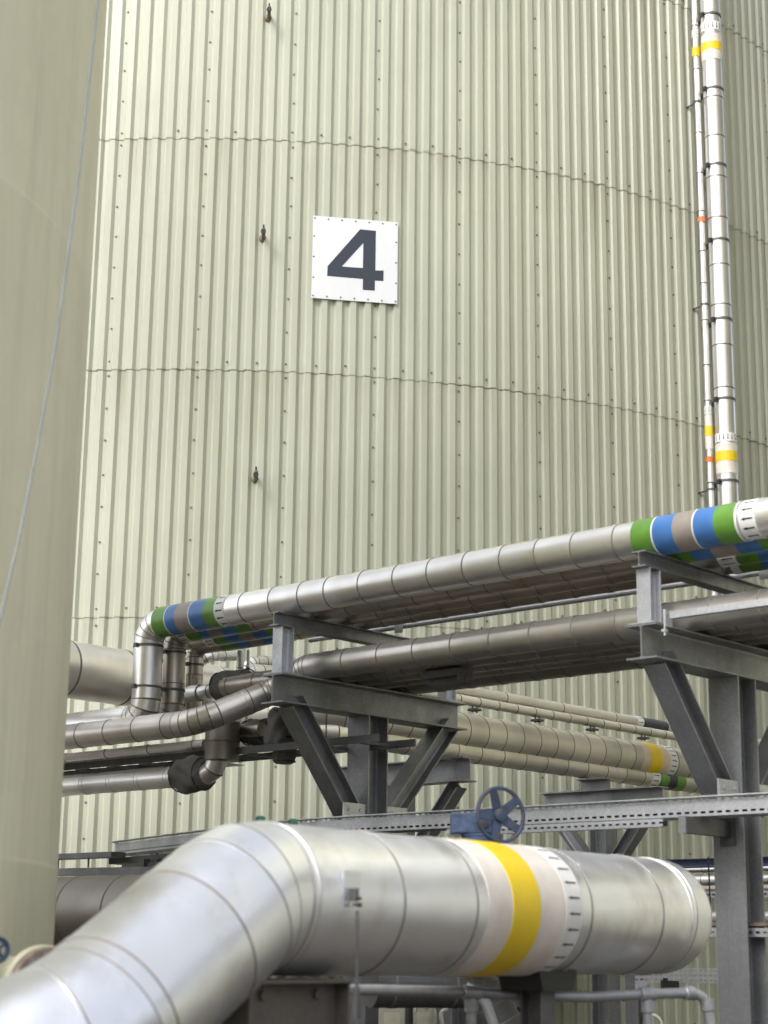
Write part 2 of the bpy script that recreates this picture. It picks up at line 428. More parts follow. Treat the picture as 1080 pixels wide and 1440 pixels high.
for (px_, py_) in ((378.5, 24), (370.5, 334), (360, 673)):
    p = tank_hit(px_, py_, TR + .034); n_ = Vector((p.x - TC.x, p.y - TC.y, 0)).normalized()
    mb = MB(); mb.lathe(p - n_ * .03, n_, [(0, .052), (.02, .048), (.035, .026), (.06, .021), (.16, .021)], 16, 0)
    mb.lathe(p + n_ * .145, Z, [(-.01, .022), (.05, .022)], 14, 0)
    mb.lathe(p + n_ * .145 + Z * .05, Z, [(0, .011), (.045, .010)], 10, 1)
    mb.lathe(p + n_ * .163, n_, [(0, .030), (.018, .030)], 14, 1)
    mb.build('wall_stub', ['rust', 'black_rubber'], tank)
# sign
cs = tank_hit(499.5, 366, TR + .034); n_ = Vector((cs.x - TC.x, cs.y - TC.y, 0)).normalized(); tx = Vector((-n_.y, n_.x, 0))
if tx.x < 0: tx = -tx
cs = cs + n_ * .012
def on_sign(px, py):
    d = ray(px, py); q = CAM + d * ((cs - CAM).dot(n_) / d.dot(n_)) - cs; return q.dot(tx), q.z
cor = [on_sign(*c) for c in ((440.5, 303.5), (559.5, 312.5), (558.5, 427.5), (437.5, 419))]
x0 = (cor[0][0] + cor[3][0]) / 2; x1 = (cor[1][0] + cor[2][0]) / 2; zt = (cor[0][1] + cor[1][1]) / 2; zb = (cor[2][1] + cor[3][1]) / 2
sg_ = thing('number_sign', cs, 'white square sign with a large dark numeral 4, screwed to the ribbed tank', 'sign')
mb = MB(); mb.box(cs + tx * ((x0 + x1) / 2) + Z * ((zt + zb) / 2), tx, n_, Z, x1 - x0, .006, zt - zb, 0)
w_, h_ = x1 - x0, zt - zb
for i in range(7):
    for zz in (zt - .03, zb + .03): mb.lathe(cs + tx * (x0 + .02 + (w_ - .04) * i / 6) + Z * zz + n_ * .0032, n_, [(0, .011), (.006, .008)], 8, 1)
for i in range(1, 4):
    for xx in (x0 + .018, x1 - .018): mb.lathe(cs + tx * xx + Z * (zt - h_ * i / 4) + n_ * .0032, n_, [(0, .011), (.006, .008)], 8, 1)
mb.build('plate', ['sign_white', 'screw'], sg_)
outer = [(583, 220), (733, 235), (728, 610), (806, 612), (804, 712), (724, 707), (722, 803), (607, 795), (609, 692), (270, 662), (274, 570)]
inner = [(613, 350), (609, 588), (410, 573)]
conv = lambda L: [on_sign(420 + x / 6.75, 290 + y / 6.75) for x, y in L]
po, pi_ = conv(outer), conv(inner)
tris = tessellate_polygon([[Vector((x, z, 0)) for x, z in po], [Vector((x, z, 0)) for x, z in pi_]])
al = po + pi_; mb = MB(); N = len(al)
front = [cs + tx * x + Z * z + n_ * .0045 for x, z in al]; back = [cs + tx * x + Z * z + n_ * .003 for x, z in al]
fs = [tuple(t_) for t_ in tris]
for L, off in ((po, 0), (pi_, len(po))):
    for i in range(len(L)): j = (i + 1) % len(L); fs.append((off + i, off + j, N + off + j, N + off + i))
mb.add(front + back, fs); mb.build('numeral', 'numeral_ink', sg_)

# ------------------------------------------------------------------ the smooth tank close by on the left
az_ = rad(-10.25); l_ = Vector((math.sin(az_), math.cos(az_), 0)); ln = Vector((-math.cos(az_), math.sin(az_), 0))
NR = 3.0; NCen = l_ * 9.0 + ln * NR
nt_ = thing('storage_tank', NCen, 'smooth olive painted tank close by, cut off by the left edge', 'storage tank', 'storage tanks')
mb = MB()
prof = []
z = 0.0
for zs in (2.0, 5.0, 8.4):
    prof += [(z, NR), (zs - .02, NR), (zs - .006, NR + .002), (zs + .006, NR + .002), (zs + .02, NR)]; z = zs + .02
prof += [(17.0, NR)]
mb.lathe(NCen, Z, prof, 160, 0, True); mb.build('shell', 'near_tank_paint', nt_, 50)
noz0 = at(-25, 1375, 7.9); nax = Vector((.86, -.5, .02)).normalized(); fc = at(62, 1388, 7.35)
nax = (fc - noz0).normalized()
mb = MB(); mb.lathe(noz0 - nax * .4, nax, [(0, .105), ((fc - noz0).length + .36, .105)], 40, 0)
mb.lathe(fc - nax * .045, nax, [(0, .16), (.004, .165), (.042, .165), (.046, .16)], 48, 0)
nz = mb.build('nozzle', 'olive_smooth', nt_, 40)
mb = MB(); mb.lathe(fc + nax * .006, nax, [(0, .150), (.006, .162), (.040, .162), (.046, .156), (.047, .07), (.06, .065)], 48, 0); fl = mb.build('blind_flange', 'rust', nz, 40)
mb = MB(); e1 = nax.orthogonal().normalized(); e2 = nax.cross(e1)
for k in range(12):
    a = 2 * math.pi * k / 12; c = fc + (e1 * math.cos(a) + e2 * math.sin(a)) * .128
    mb.lathe(c - nax * .07, nax, [(0, .010), (.15, .010)], 8, 0); mb.lathe(c + nax * .053, nax, [(0, .018), (.016, .018)], 6, 0)
mb.build('flange_bolt', 'galv', nz); bpy.data.objects['flange_bolt'].name = 'bolt_ring'
mb = MB(); bc = at(-4, 1336, 7.3); mb.torus(bc, nax, .045, .011, 28, 8); mb.rod(bc - nax * .1, bc + nax * .02, .009); mb.rod(bc - e1 * .044, bc + e1 * .044, .007); mb.rod(bc - e2 * .044, bc + e2 * .044, .007)
tag(mb.build('valve_handwheel', 'blue_clean'), 'small blue handwheel at the left edge beside the olive nozzle', 'handwheel')
pts = [at(x, y, d) for x, y, d in ((146, -70, 7.5), (138, 0, 7.45), (119, 167, 7.35), (111, 245, 7.3), (100, 325, 7.26), (79, 480, 7.2), (53, 625, 7.1), (27, 755, 7.0), (0, 870, 6.9), (-40, 1030, 6.8))]
mb = MB(); mb.sweep(pts, .0055, 10); tag(mb.build('hanging_cable', 'cable_grey', None), 'thin grey cable hanging down in front of the smooth olive tank', 'cable')

# ------------------------------------------------------------------ riser pipes on the ribbed tank
GR = 'clad riser pipes on the tank wall'
def riser(label, pxm, dep, R, ztop, bands, clamp):
    c = at(pxm, 350, dep); c.z = 0
    t = thing('riser_pipe', Vector((c.x, c.y, 2.4)), label, 'pipe', GR)
    zof = lambda y: at(pxm, y, dep).z
    mb = MB(); pipe(mb, [c + Z * 2.4, c + Z * ztop], R, step=clamp, n=40, first=.3, line=.008, jitter=.06); mb.build('cladding', ['alu_bright', 'grime'], t, 9)
    for mat, y0, y1 in bands:
        a_, b_ = c + Z * zof(y0), c + Z * zof(y1)
        if mat == 'arrow': arrow_band(t, b_, a_, R + .003, 16 if R > .1 else 8, -1)
        else: band(t, mat.split('_')[1] + '_band' if mat != 'band_pale' else 'pale_band', b_, a_, R + (.003 if mat == 'band_pale' else .0055), mat)
    return t, c, zof
rt_, rc, rz = riser('thick silver riser pipe with yellow and white bands on the tank wall', 1010.8, 20.25, .126, 15.6,
    [('band_pale', 53, 89), ('band_yellow', 64, 75), ('arrow', 36, 48), ('arrow', 612, 624), ('band_pale', 626, 668), ('band_yellow', 637, 651)], .56)
mb = MB()
dtw = Vector((rc.x - TC.x, rc.y - TC.y, 0)).normalized()
for y in (26, 130, 237, 342, 453, 565, 680):
    z_ = rz(y); c = rc + Z * z_
    mb = MB(); sleeve(mb, c, c + Z * .03, .131, 0, 40, .004); mb.bar(c - dtw * .13 + Z * .015, c - dtw * .36 + Z * .015, Z, .05, .05, 0)
    side = Vector((-.79, -.61, 0)); mb.box(c + side * .155 + Z * .0, side, Vector((.61, -.79, 0)), Z, .03, .04, .055, 1)
    mb.build('pipe_clamp', ['galv_dark', 'black_rubber'], rt_)
r2, rc2, rz2 = riser('thin silver riser pipe left of the thick one, with small yellow and orange bands', 988.0, 20.3, .043, 15.6,
    [('band_yellow', 68, 81), ('arrow', 44, 54), ('band_orange', 306, 313), ('arrow', 572, 583), ('band_pale', 585, 632), ('band_yellow', 600, 614), ('band_orange', 643, 650)], .5)
for y in (145, 430, 690):
    c = rc2 + Z * rz2(y); mb = MB(); sleeve(mb, c, c + Z * .025, .047, 0, 24, .004); mb.bar(c - dtw * .046 + Z * .012, c - dtw * .30 + Z * .012, Z, .018, .018, 0); mb.build('pipe_clamp', 'galv_dark', r2)

# ------------------------------------------------------------------ T-shaped pipe support frames
HB, ZB0, ZB1 = .22, 3.37, 3.585
fr = thing('pipe_trestle', P(0, 0, 0), 'galvanised T shaped support frame with slanted braces, middle of the picture', 'support frame', 'pipe rack support frames')
MB().ibeam(P(0, 0, .02), P(0, 0, ZB0 - .003), W, HB, HB, .013, .009).build('column', 'galv', fr)
MB().box(P(0, 0, .012), U, W, Z, .4, .4, .018).build('base_plate', 'galv', fr)
mb = MB(); mb.ibeam(P(0, -1.03, (ZB0 + ZB1) / 2), P(0, 1.06, (ZB0 + ZB1) / 2), Z, ZB1 - ZB0, HB, .012, .009); mb.build('cross_beam', 'galv', fr)
def brace(w0, z0, w1, z1):
    p0, p1 = P(0, w0, z0), P(0, w1, z1); d = (p1 - p0).normalized(); up = d.cross(U)
    mb = MB(); mb.ibeam(p0, p1, up, .15, .16, .010, .008); mb.build('brace', 'galv', fr)
    sg_n = 1 if w0 > 0 else -1
    mb = MB(); mb.box(P(-.088, sg_n * .235, 2.60), U, W, Z, .010, .24, .20)
    for dw, dz in ((-.06, -.05), (.06, -.05), (-.06, .05), (.06, .05)): mb.lathe(P(-.093, sg_n * .235 + dw, 2.60 + dz), -U, [(0, .014), (.012, .014)], 6)
    mb.build('gusset_plate', 'galv_light', fr)
brace(-.84, 3.40, -.135, 2.545); brace(.92, 3.40, .135, 2.545)
for w0 in (-.93, .93):
    mb = MB(); mb.ibeam(P(0, w0, ZB1 + .010), P(0, w0, 3.937), W, .12, .10, .009, .007); mb.box(P(0, w0, ZB1 + .006), U, W, Z, .19, .2, .008); mb.build('post', 'galv_light', fr)
mb = MB(); mb.ibeam(P(0, -1.035, 3.99), P(0, 1.05, 3.99), Z, .10, .10, .008, .006); mb.build('upper_beam', 'galv', fr)
UR = -3.207
fr2 = copy_tree(fr, U * UR, 'galvanised T shaped support frame with slanted braces, nearest the right edge')
copy_tree(fr, U * (2 * UR), 'galvanised T shaped support frame just beyond the right edge of the picture')
copy_tree(fr, U * (3 * UR), 'galvanised T shaped support frame farthest along the rack, well out of the picture')

# ------------------------------------------------------------------ upper row of rack pipes
ROW = 'insulated pipes along the top of the rack'; u_end = -11.2
def rack_pipe(label, w, R, zc, uturn, zlow, uend2, mat, bandsL, bandsR, grp, step, bend, nseg=48, seam=None):
    t = thing('insulated_pipe', P(-2, w, zc - R), label, 'pipe', grp)
    pts = [P(u_end, w, zc), P(uturn, w, zc), P(uturn, w, zlow), P(uend2, w, zlow)]
    mb = MB(); pipe(mb, pts, R, bend=[bend, bend * .9], step=step, n=nseg, first=.13 + .2 * random.random(), jitter=.004, seams=seam); mb.build('cladding', [mat, 'grime'], t, 9)
    for dz in (.10, .42):                     # strap bands round the drop leg
        zz = zlow + (zc - zlow) * (.18 + dz * 1.35); 
        mb = MB(); sleeve(mb, P(uturn, w, zz), P(uturn, w, zz + .018), R, 0, 40, .006); mb.box(P(uturn, w - R - .012, zz + .009), U, W, Z, .03, .025, .03); mb.build('strap', 'galv_dark', t)
    for spec in bandsL + bandsR:
        nm, a, b_ = spec[:3]
        if nm == 'arrow': arrow_band(t, P(b_, w, zc), P(a, w, zc), R + .003, spec[3] if len(spec) > 3 else 13, 1)
        else: band(t, nm + '_band', P(b_, w, zc), P(a, w, zc), R + (.0035 if nm != 'white' else .0045), 'band_' + nm)
    return t
seamA = [u_ - u_end for u_ in [-11 + .33 * i_ for i_ in range(20)] + list((-4.3, -2.964, -2.638, -2.346, -2.056, -1.737, -1.42, -1.105, -.772, -.434, -.165, .141, .465))]
rack_pipe('thick silver front pipe on top of the rack with bright green and blue bands', -.85, .117, 4.160, 1.63, 3.40, 6.5, 'alu',
    [('green', 1.47, 1.318), ('white', 1.318, 1.309), ('blue', 1.309, 1.196), ('brown', 1.196, 1.033), ('white', 1.033, 1.025), ('blue', 1.025, .864), ('green', .864, .735), ('arrow', .735, .63)],
    [('green', -3.105, -3.255), ('white', -3.255, -3.265), ('blue', -3.265, -3.41), ('brown', -3.41, -3.55), ('white', -3.55, -3.56), ('blue', -3.56, -3.70), ('green', -3.70, -3.845), ('white', -3.845, -3.86), ('arrow', -3.875, -3.985)], ROW, .32, .17, 56, seamA)
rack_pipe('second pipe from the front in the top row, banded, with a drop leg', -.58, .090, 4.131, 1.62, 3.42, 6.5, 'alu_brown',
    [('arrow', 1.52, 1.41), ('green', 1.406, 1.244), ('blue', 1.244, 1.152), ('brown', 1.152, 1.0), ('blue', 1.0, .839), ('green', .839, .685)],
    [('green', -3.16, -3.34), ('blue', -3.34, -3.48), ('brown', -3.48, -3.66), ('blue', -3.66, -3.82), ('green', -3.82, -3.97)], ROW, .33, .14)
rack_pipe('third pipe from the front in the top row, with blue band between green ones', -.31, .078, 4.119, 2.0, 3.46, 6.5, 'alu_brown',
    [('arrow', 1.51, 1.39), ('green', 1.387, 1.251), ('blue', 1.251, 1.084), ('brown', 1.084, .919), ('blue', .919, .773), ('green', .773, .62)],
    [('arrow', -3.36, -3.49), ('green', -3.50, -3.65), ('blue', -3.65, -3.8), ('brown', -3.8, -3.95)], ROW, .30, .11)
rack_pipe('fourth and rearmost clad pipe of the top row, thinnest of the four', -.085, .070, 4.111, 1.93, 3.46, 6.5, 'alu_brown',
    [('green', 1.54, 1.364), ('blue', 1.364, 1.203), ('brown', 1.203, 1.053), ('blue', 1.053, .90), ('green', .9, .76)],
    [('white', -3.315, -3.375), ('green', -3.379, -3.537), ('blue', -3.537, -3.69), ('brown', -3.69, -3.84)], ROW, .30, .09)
# bare conduit behind them with its clips
cdt = thing('conduit', P(-2, .1, 4.05), 'bare thin galvanised tube running behind the top row of clad pipes', 'conduit')
MB().rod(P(u_end, .1, 4.066), P(.75, .1, 4.066), .021, 16).build('tube', 'galv_light', cdt)
for uu in (-3.44, -.24): MB().box(P(uu, .072, 4.062), U, W, Z, .085, .006, .10).build('clip', 'galv_light', cdt)
# two thin drops seen past the banded pipes
for uu, ww, rr, lab in ((1.50, -.085 + .12, .028, 'thin white drop pipe below the banded pipes, left one of the pair'), (1.43, .06, .014, 'thinner bare drop pipe beside the white one below the banded pipes')):
    t = thing('drop_pipe', P(uu, ww, 3.3), lab, 'pipe', 'thin drop pipes below the banded pipes')
    mb = MB(); pipe(mb, [P(uu, ww, 3.3), P(uu, ww, 4.05)], rr, step=.16, n=20, line=.004); mb.build('cladding', ['alu_bright', 'grime'], t, 12)

# ------------------------------------------------------------------ lower row of rack pipes
ROW2 = 'insulated pipes along the lower level of the rack'
def low_pipe(label, w, R, pts, mat, step=.3, bend=.2, **kw):
    t = thing('insulated_pipe', P(-2, w, ZB1), label, 'pipe', ROW2)
    mb = MB(); pipe(mb, pts, R, bend=bend, step=step, jitter=.004, **kw); mb.build('cladding', [mat, 'grime'], t, 9); return t
wF = -.62
tF = low_pipe('front pipe of the lower rack level, dropping past the beam end then running left', wF, .099,
    [P(u_end, wF, 3.686), P(.05, wF, 3.686), onw(387, 971, wF), onw(276, 1016, -1.13), onw(276, 1016, -1.13) + U * 5.2], 'alu_dull', .345, [.2, .2, .3], gore=12)
for i, uu in enumerate([-5.2, -4.65, -4.42, -4.12, -3.85, -3.6, -2.9, -2.45, -2.0, -1.55, -1.1, -.65]):
    pass
mb = MB()
for uu in [-5.4 + .345 * i for i in range(16)]: mb.lathe(P(uu, wF + .03, 3.78), Z, [(0, .013), (.016, .013), (.018, .006), (.03, .006)], 8, 0)
mb.build('bolt_row', 'screw', tF)
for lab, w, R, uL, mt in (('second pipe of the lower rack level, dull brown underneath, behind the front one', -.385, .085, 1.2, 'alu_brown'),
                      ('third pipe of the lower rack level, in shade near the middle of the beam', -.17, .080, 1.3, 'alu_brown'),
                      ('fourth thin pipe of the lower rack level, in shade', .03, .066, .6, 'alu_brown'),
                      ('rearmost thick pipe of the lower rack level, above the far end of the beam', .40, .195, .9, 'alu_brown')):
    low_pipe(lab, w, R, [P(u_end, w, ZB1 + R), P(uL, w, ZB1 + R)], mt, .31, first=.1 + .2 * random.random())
sh = thing('pipe_shoe', P(-1.1, -.36, 3.46), 'dark steel pipe shoe hanging under the lower rack pipes', 'pipe shoe')
mb = MB(); mb.box(P(-1.1, -.36, 3.555), U, W, Z, .34, .16, .05); mb.box(P(-1.1, -.36, 3.52), U, W, Z, .34, .012, .06); mb.box(P(-1.26, -.36, 3.525), U, W, Z, .012, .15, .055); mb.build('shoe_plate', 'galv_dark', sh)
# slotted bar clipped on the near end of the right-hand frame
fb = thing('clipped_channel', P(-3.3, -1.0, 3.58), 'light galvanised channel clipped to the right hand frame beside the lower pipes', 'steel channel')
MB().box(P(-7.4, -1.0, 3.617), U, W, Z, 7.98, .045, .042).build('channel', 'galv_light', fb)
mb = MB(); mb.box(P(-3.385, -1.0, 3.60), U, W, Z, .012, .07, .10); mb.rod(P(-3.36, -1.0, 3.50), P(-3.36, -1.0, 3.66), .008, 8); mb.box(P(-3.36, -1.0, 3.53), U, W, Z, .03, .03, .018); mb.build('beam_clamp', 'galv_light', fb)

# ------------------------------------------------------------------ cluster left of the frame: small pipes, valves, cable ladder
t = thing('insulated_pipe', P(3, -.5, 3.17), 'slim bright silver pipe running left above the cable ladder', 'pipe', 'small pipes left of the frame')
mb = MB(); pipe(mb, [P(1.30, -.5, 3.211), P(6.5, -.5, 3.211)], .037, step=.55, n=32); mb.build('cladding', ['alu', 'grime'], t, 9)
t = thing('insulated_pipe', P(3, -.25, 3.17), 'slim shaded pipe just behind the slim bright silver one', 'pipe', 'small pipes left of the frame')
mb = MB(); pipe(mb, [P(1.5, -.22, 3.225), P(6.5, -.22, 3.225)], .045, step=.5, n=32); mb.build('cladding', ['alu_brown', 'grime'], t, 9)
lad = thing('cable_ladder', P(1, -.5, 3.05), 'narrow dark steel cable ladder under the small pipes on the left', 'cable ladder')
wl0, wl1 = -.42, -.02
for ww, zz in ((wl0, 3.142), (wl1, 3.142)): MB().box(P(2.6, ww, zz), U, W, Z, 6.2, .02, .055).build('rail', 'galv_dark', lad)
for i in range(15):
    MB().box(P(-.3 + i * .42, (wl0 + wl1) / 2, 3.125), U, W, Z, .04, wl1 - wl0 - .024, .02).build('rung', 'galv_dark', lad)
lid = thing('ladder_cover', P(3, -.2, 3.06), 'pale metal sheet lying under the dark cable ladder on the left', 'metal sheet')
MB().box(P(3.6, -.12, 3.092), U, W, Z, 4.4, .30, .006).build('sheet', 'galv_light', lid)
for uu in (2.0, 2.9): MB().box(P(uu, -.30, 3.075), U, W, Z, .04, .02, .075).build('hanger', 'galv_dark', lid)
def jacket(mb, c, ax, L, R, n=28, m=12, amp=.012, squash=1.0):
    c = Vector(c); a = Vector(ax).normalized(); e1 = (Z - a * Z.dot(a)).normalized() if abs(a.z) < .9 else a.orthogonal().normalized(); e2 = a.cross(e1)
    vs = []; fs = []; ph = random.random() * 6
    for i in range(m + 1):
        t_ = i / m; s_ = -L / 2 + L * t_; r = R * (.80 + .20 * (1 - abs(2 * t_ - 1) ** 3.0))
        if i in (0, m): r = R * .70
        for k in range(n):
            q = 2 * math.pi * k / n; rr = r + amp * (math.sin(3 * q + ph + 5 * t_) + .7 * math.sin(7 * q - 9 * t_ + ph))
            vs.append(c + a * s_ + (e1 * math.cos(q) + e2 * math.sin(q) * squash) * rr)
    for i in range(m):
        for k in range(n): fs.append((i * n + k, i * n + (k + 1) % n, (i + 1) * n + (k + 1) % n, (i + 1) * n + k))
    o_ = len(mb.v); mb.add(vs, fs, 0, True); mb.f += [[o_ + k for k in range(n)], [o_ + m * n + k for k in range(n)]]; mb.m += [0, 0]; mb.sm += [False] * 2; mb.seg += [.5] * 2
    for i in (1, m - 1):                      # draw cord
        r = R * (.80 + .20 * (1 - abs(2 * i / m - 1) ** 3)) + .004; mb.torus(c + a * (-L / 2 + L * i / m), a, r, .006, 28, 6, 1, e1=e1)
    return mb
wL = -.5
t = thing('insulated_pipe', P(3, wL, 2.88), 'lowest silver pipe on the left, ending in an upturned mitred elbow', 'pipe', 'small pipes left of the frame')
mb = MB(); pipe(mb, [P(6.5, wL, 2.968), P(1.15, wL, 2.968), P(1.15, wL, 3.30)], .085, bend=.12, step=.36, gore=45, n=48); mb.build('cladding', ['alu', 'grime'], t, 9)
tag(jacket(MB(), P(1.44, wL, 2.975), U, .33, .142).build('valve_jacket', ['jacket', 'black_rubber'], None, 60), 'round dark grey insulating jacket wrapped round the lowest pipe before its elbow', 'insulation jacket', 'insulating jackets')
tag(MB().lathe(P(1.12, wL + .02, 3.06), Z, [(0, .10), (.01, .135), (.15, .137), (.155, .143), (.17, .143), (.175, .137), (.31, .135), (.32, .10)], 40).build('duct_collar', 'alu_dark', None, 30), 'upright dull metal collar above the mitred elbow, under the sloping pipe', 'pipe collar')
mb = MB(); jacket(mb, P(1.0, -.22, 3.31), U, .26, .105, amp=.012); tag(mb.build('valve_jacket', ['jacket', 'black_rubber'], None, 60), 'lumpy dark valve jacket hanging left of the slanted brace', 'insulation jacket', 'insulating jackets')
mb = MB(); jacket(mb, P(.66, -.28, 3.30), Vector((.1, 0, 1)), .32, .12, amp=.014); jacket(mb, P(.62, -.28, 3.14), Z, .22, .09, amp=.008); tag(mb.build('valve_jacket', ['jacket', 'black_rubber'], None, 60), 'dark jacket close behind the slanted brace, above the ladder rails', 'insulation jacket', 'insulating jackets')
t = thing('insulated_pipe', P(1, -.3, 3.26), 'short dull pipe stub with a round end cap under the sloping pipe', 'pipe', 'small pipes left of the frame')
mb = MB(); pipe(mb, [P(1.25, -.30, 3.315), P(.86, -.30, 3.315)], .054, step=.2, n=32); mb.build('cladding', ['alu_brown', 'grime'], t, 9)
wV = -.30
t = thing('insulated_pipe', P(1.2, wV, 3.6), 'silver dead leg pipe with arrows and a capped end, above the sloping pipe', 'pipe', 'small pipes left of the frame')
mb = MB(); pipe(mb, [P(-.3, wV, 3.72), P(1.62, wV, 3.665)], .058, step=.28, n=36, first=.1); mb.build('cladding', ['alu', 'grime'], t, 9)
mb = MB(); mb.lathe(P(1.60, wV, 3.666), U, [(0, .068), (.12, .068), (.16, .058), (.18, .03), (.185, .0)], 32, 0, False); mb.build('end_cap', 'alu_bright', t, 30)
arrow_band(t, P(.78, wV, 3.689), P(.90, wV, 3.6855), .062, 9, 1)
tag(jacket(MB(), P(1.18, wV - .02, 3.69), U, .40, .125, amp=.006, squash=1.05).build('valve_jacket', ['jacket', 'black_rubber'], None, 60), 'smooth grey insulating jacket on the dead leg pipe above the sloping pipe', 'insulation jacket', 'insulating jackets')

# ------------------------------------------------------------------ pipes between the rack and the tank
FARG = 'pipes between the rack and the tank'
def wpipe(label, px, py, dep, t0, t1, R, mat, step, extra=None, az=None, **kw):
    A_ = at(px, py, dep); d = W if az is None else Vector((math.cos(az), math.sin(az), 0))
    t = thing('insulated_pipe', Vector((A_.x, A_.y, A_.z - R)), label, 'pipe', FARG)
    pts = [A_ + d * t0, A_ + d * t1]
    if extra: pts = extra(A_, d, pts)
    mb = MB(); pipe(mb, pts, R, step=step, line=.005, **kw); mb.build('cladding', [mat, 'grime'], t, 9)
    f = lambda px_: (lambda r_: (A_ - CAM).dot(Vector((r_.y, -r_.x, 0))) / -d.dot(Vector((r_.y, -r_.x, 0))))(ray(px_, 1060))
    return t, A_, d, f
tB, A_, d_, f_ = wpipe('wide pale pipe with one yellow band behind the rack', 660, 1030.5, 16.5, -1.95, 4.1, .173, 'alu_pale', .27, bend=.3, extra=lambda A_, d, p: [p[0] + U * 1.2, p[0], p[1]])
s_ = lambda px_: A_ + d_ * (f_(px_) + .09)
band(tB, 'pale_band', s_(880), s_(924), .176, 'band_tan'); band(tB, 'yellow_band', s_(890), s_(906), .179, 'band_yellow'); arrow_band(tB, s_(917), s_(927), .179, 20, 1)
tC, A2, d2, f2 = wpipe('narrower pale pipe below the wide one, with green and black bands', 660, 1057.5, 16.5, -1.95, 4.1, .104, 'alu_pale', .34, bend=.2, extra=lambda A_, d, p: [p[0] + U * 1.0, p[0], p[1]])
s_ = lambda px_: A2 + d2 * (f2(px_) + .05)
arrow_band(tC, s_(902), s_(913), .107, 12, 1); band(tC, 'green_band', s_(914), s_(926), .107, 'band_green'); band(tC, 'black_band', s_(926), s_(937), .107, 'band_black'); band(tC, 'green_band', s_(937), s_(949), .107, 'band_green')
tD, A3, d3, f3 = wpipe('slim pale pipe running uppermost behind the rack, with one black band', 760, 991, 17.0, -1.6, 4.6, .055, 'alu_pale', .9, n=32)
s_ = lambda px_: A3 + d3 * (f3(px_) + .03)
arrow_band(tD, s_(890), s_(898), .058, 8, 1); band(tD, 'black_band', s_(899), s_(933), .058, 'band_black')
tE, A4, d4, f4 = wpipe('slim jointed pipe held just above the wide yellow banded one', 760, 1003, 16.8, -2.2, 4.7, .044, 'alu_pale', .28, n=28)
for tt in (-1.0, -.05, .85, 1.75, 2.7):
    mb = MB(); c = A4 + d4 * tt - Z * .04; mb.box(c - Z * .035, d4, Vector((-d4.y, d4.x, 0)), Z, .09, .10, .02); mb.rod(c - Z * .06 + d4 * .03, c + Z * .02 + d4 * .03, .008, 8); mb.rod(c - Z * .06 - d4 * .03, c + Z * .02 - d4 * .03, .008, 8); mb.build('saddle', 'dark_grey', tE)
# large pipe top left
A5 = at(140, 948, 15.0)
tG = thing('insulated_pipe', Vector((A5.x, A5.y, A5.z - .243)), 'large silver pipe behind the two drop legs at upper left', 'pipe', FARG)
mb = MB(); pipe(mb, [A5 - W * 2.6, A5 + W * 1.62, A5 + W * 1.62 + U * .75], .243, bend=.33, step=.62, n=64, line=.009, first=.35); mb.build('cladding', ['alu', 'grime'], tG, 9)
# curved small pipes between left cluster and frame
for lab, pts_, R_ in (('short white pipe arching behind the post of the middle frame', [(343, 950, 15.6), (352, 931, 15.6), (395, 931, 15.9), (440, 938, 16.2)], .055),
                     ('short pale pipe under the arching one behind the middle frame', [(338, 952, 15.2), (345, 944, 15.2), (400, 948, 15.5), (440, 953, 15.8)], .07),
                     ('small curved pale pipe just right of the second drop leg', [(284, 928, 15.5), (296, 922, 15.5), (330, 922, 15.8)], .05)):
    t = thing('insulated_pipe', at(*pts_[1]), lab, 'pipe', FARG)
    mb = MB(); pipe(mb, [at(*p) for p in pts_], R_, bend=.09, step=.2, n=32, line=.004); mb.build('cladding', ['alu_bright', 'grime'], t, 9)

# ------------------------------------------------------------------ far support frames carrying those pipes (beams along U)
FG_ = 'small support frames behind the rack'
def far_frame(label, px, ytop, dep, u0, u1, ucol, h=.2, extra=False):
    A_ = at(px, ytop, dep); base = Vector((A_.x, A_.y, 0)) + U * ucol
    t = thing('pipe_trestle', base, label, 'support frame', FG_)
    MB().ibeam(A_ + U * u0 - Z * (h / 2), A_ + U * u1 - Z * (h / 2), Z, h, .2, .012, .009).build('cross_beam', 'galv', t)
    MB().ibeam(base + Z * .02, base + Z * (A_.z - h - .004), U, .2, .2, .012, .009).build('column', 'galv', t)
    for sg2, ue in ((1, u1 - .12), (-1, u0 + .14)):
        p0 = A_ + U * ue - Z * (h + .02); p1 = base + U * (sg2 * .12) + Z * (A_.z - h - abs(ue - ucol) * 1.05 + .02); d = (p1 - p0).normalized()
        MB().ibeam(p0, p1, d.cross(W), .12, .14, .009, .007).build('brace', 'galv', t)
    if extra: MB().ibeam(A_ + U * .62 + Z * .058, A_ + U * .98 + Z * .058, Z, .11, .16, .010, .008).build('packing_beam', 'galv', t)
    return t, A_
far_frame('grey support frame with a slanted brace, just behind the middle frame', 661, 1065, 16.2, 0, 1.75, .86, .22)
far_frame('grey support frame mostly hidden behind the cable tray at right centre', 932, 1106, 17.2, 0, 1.45, .72, .17, True)

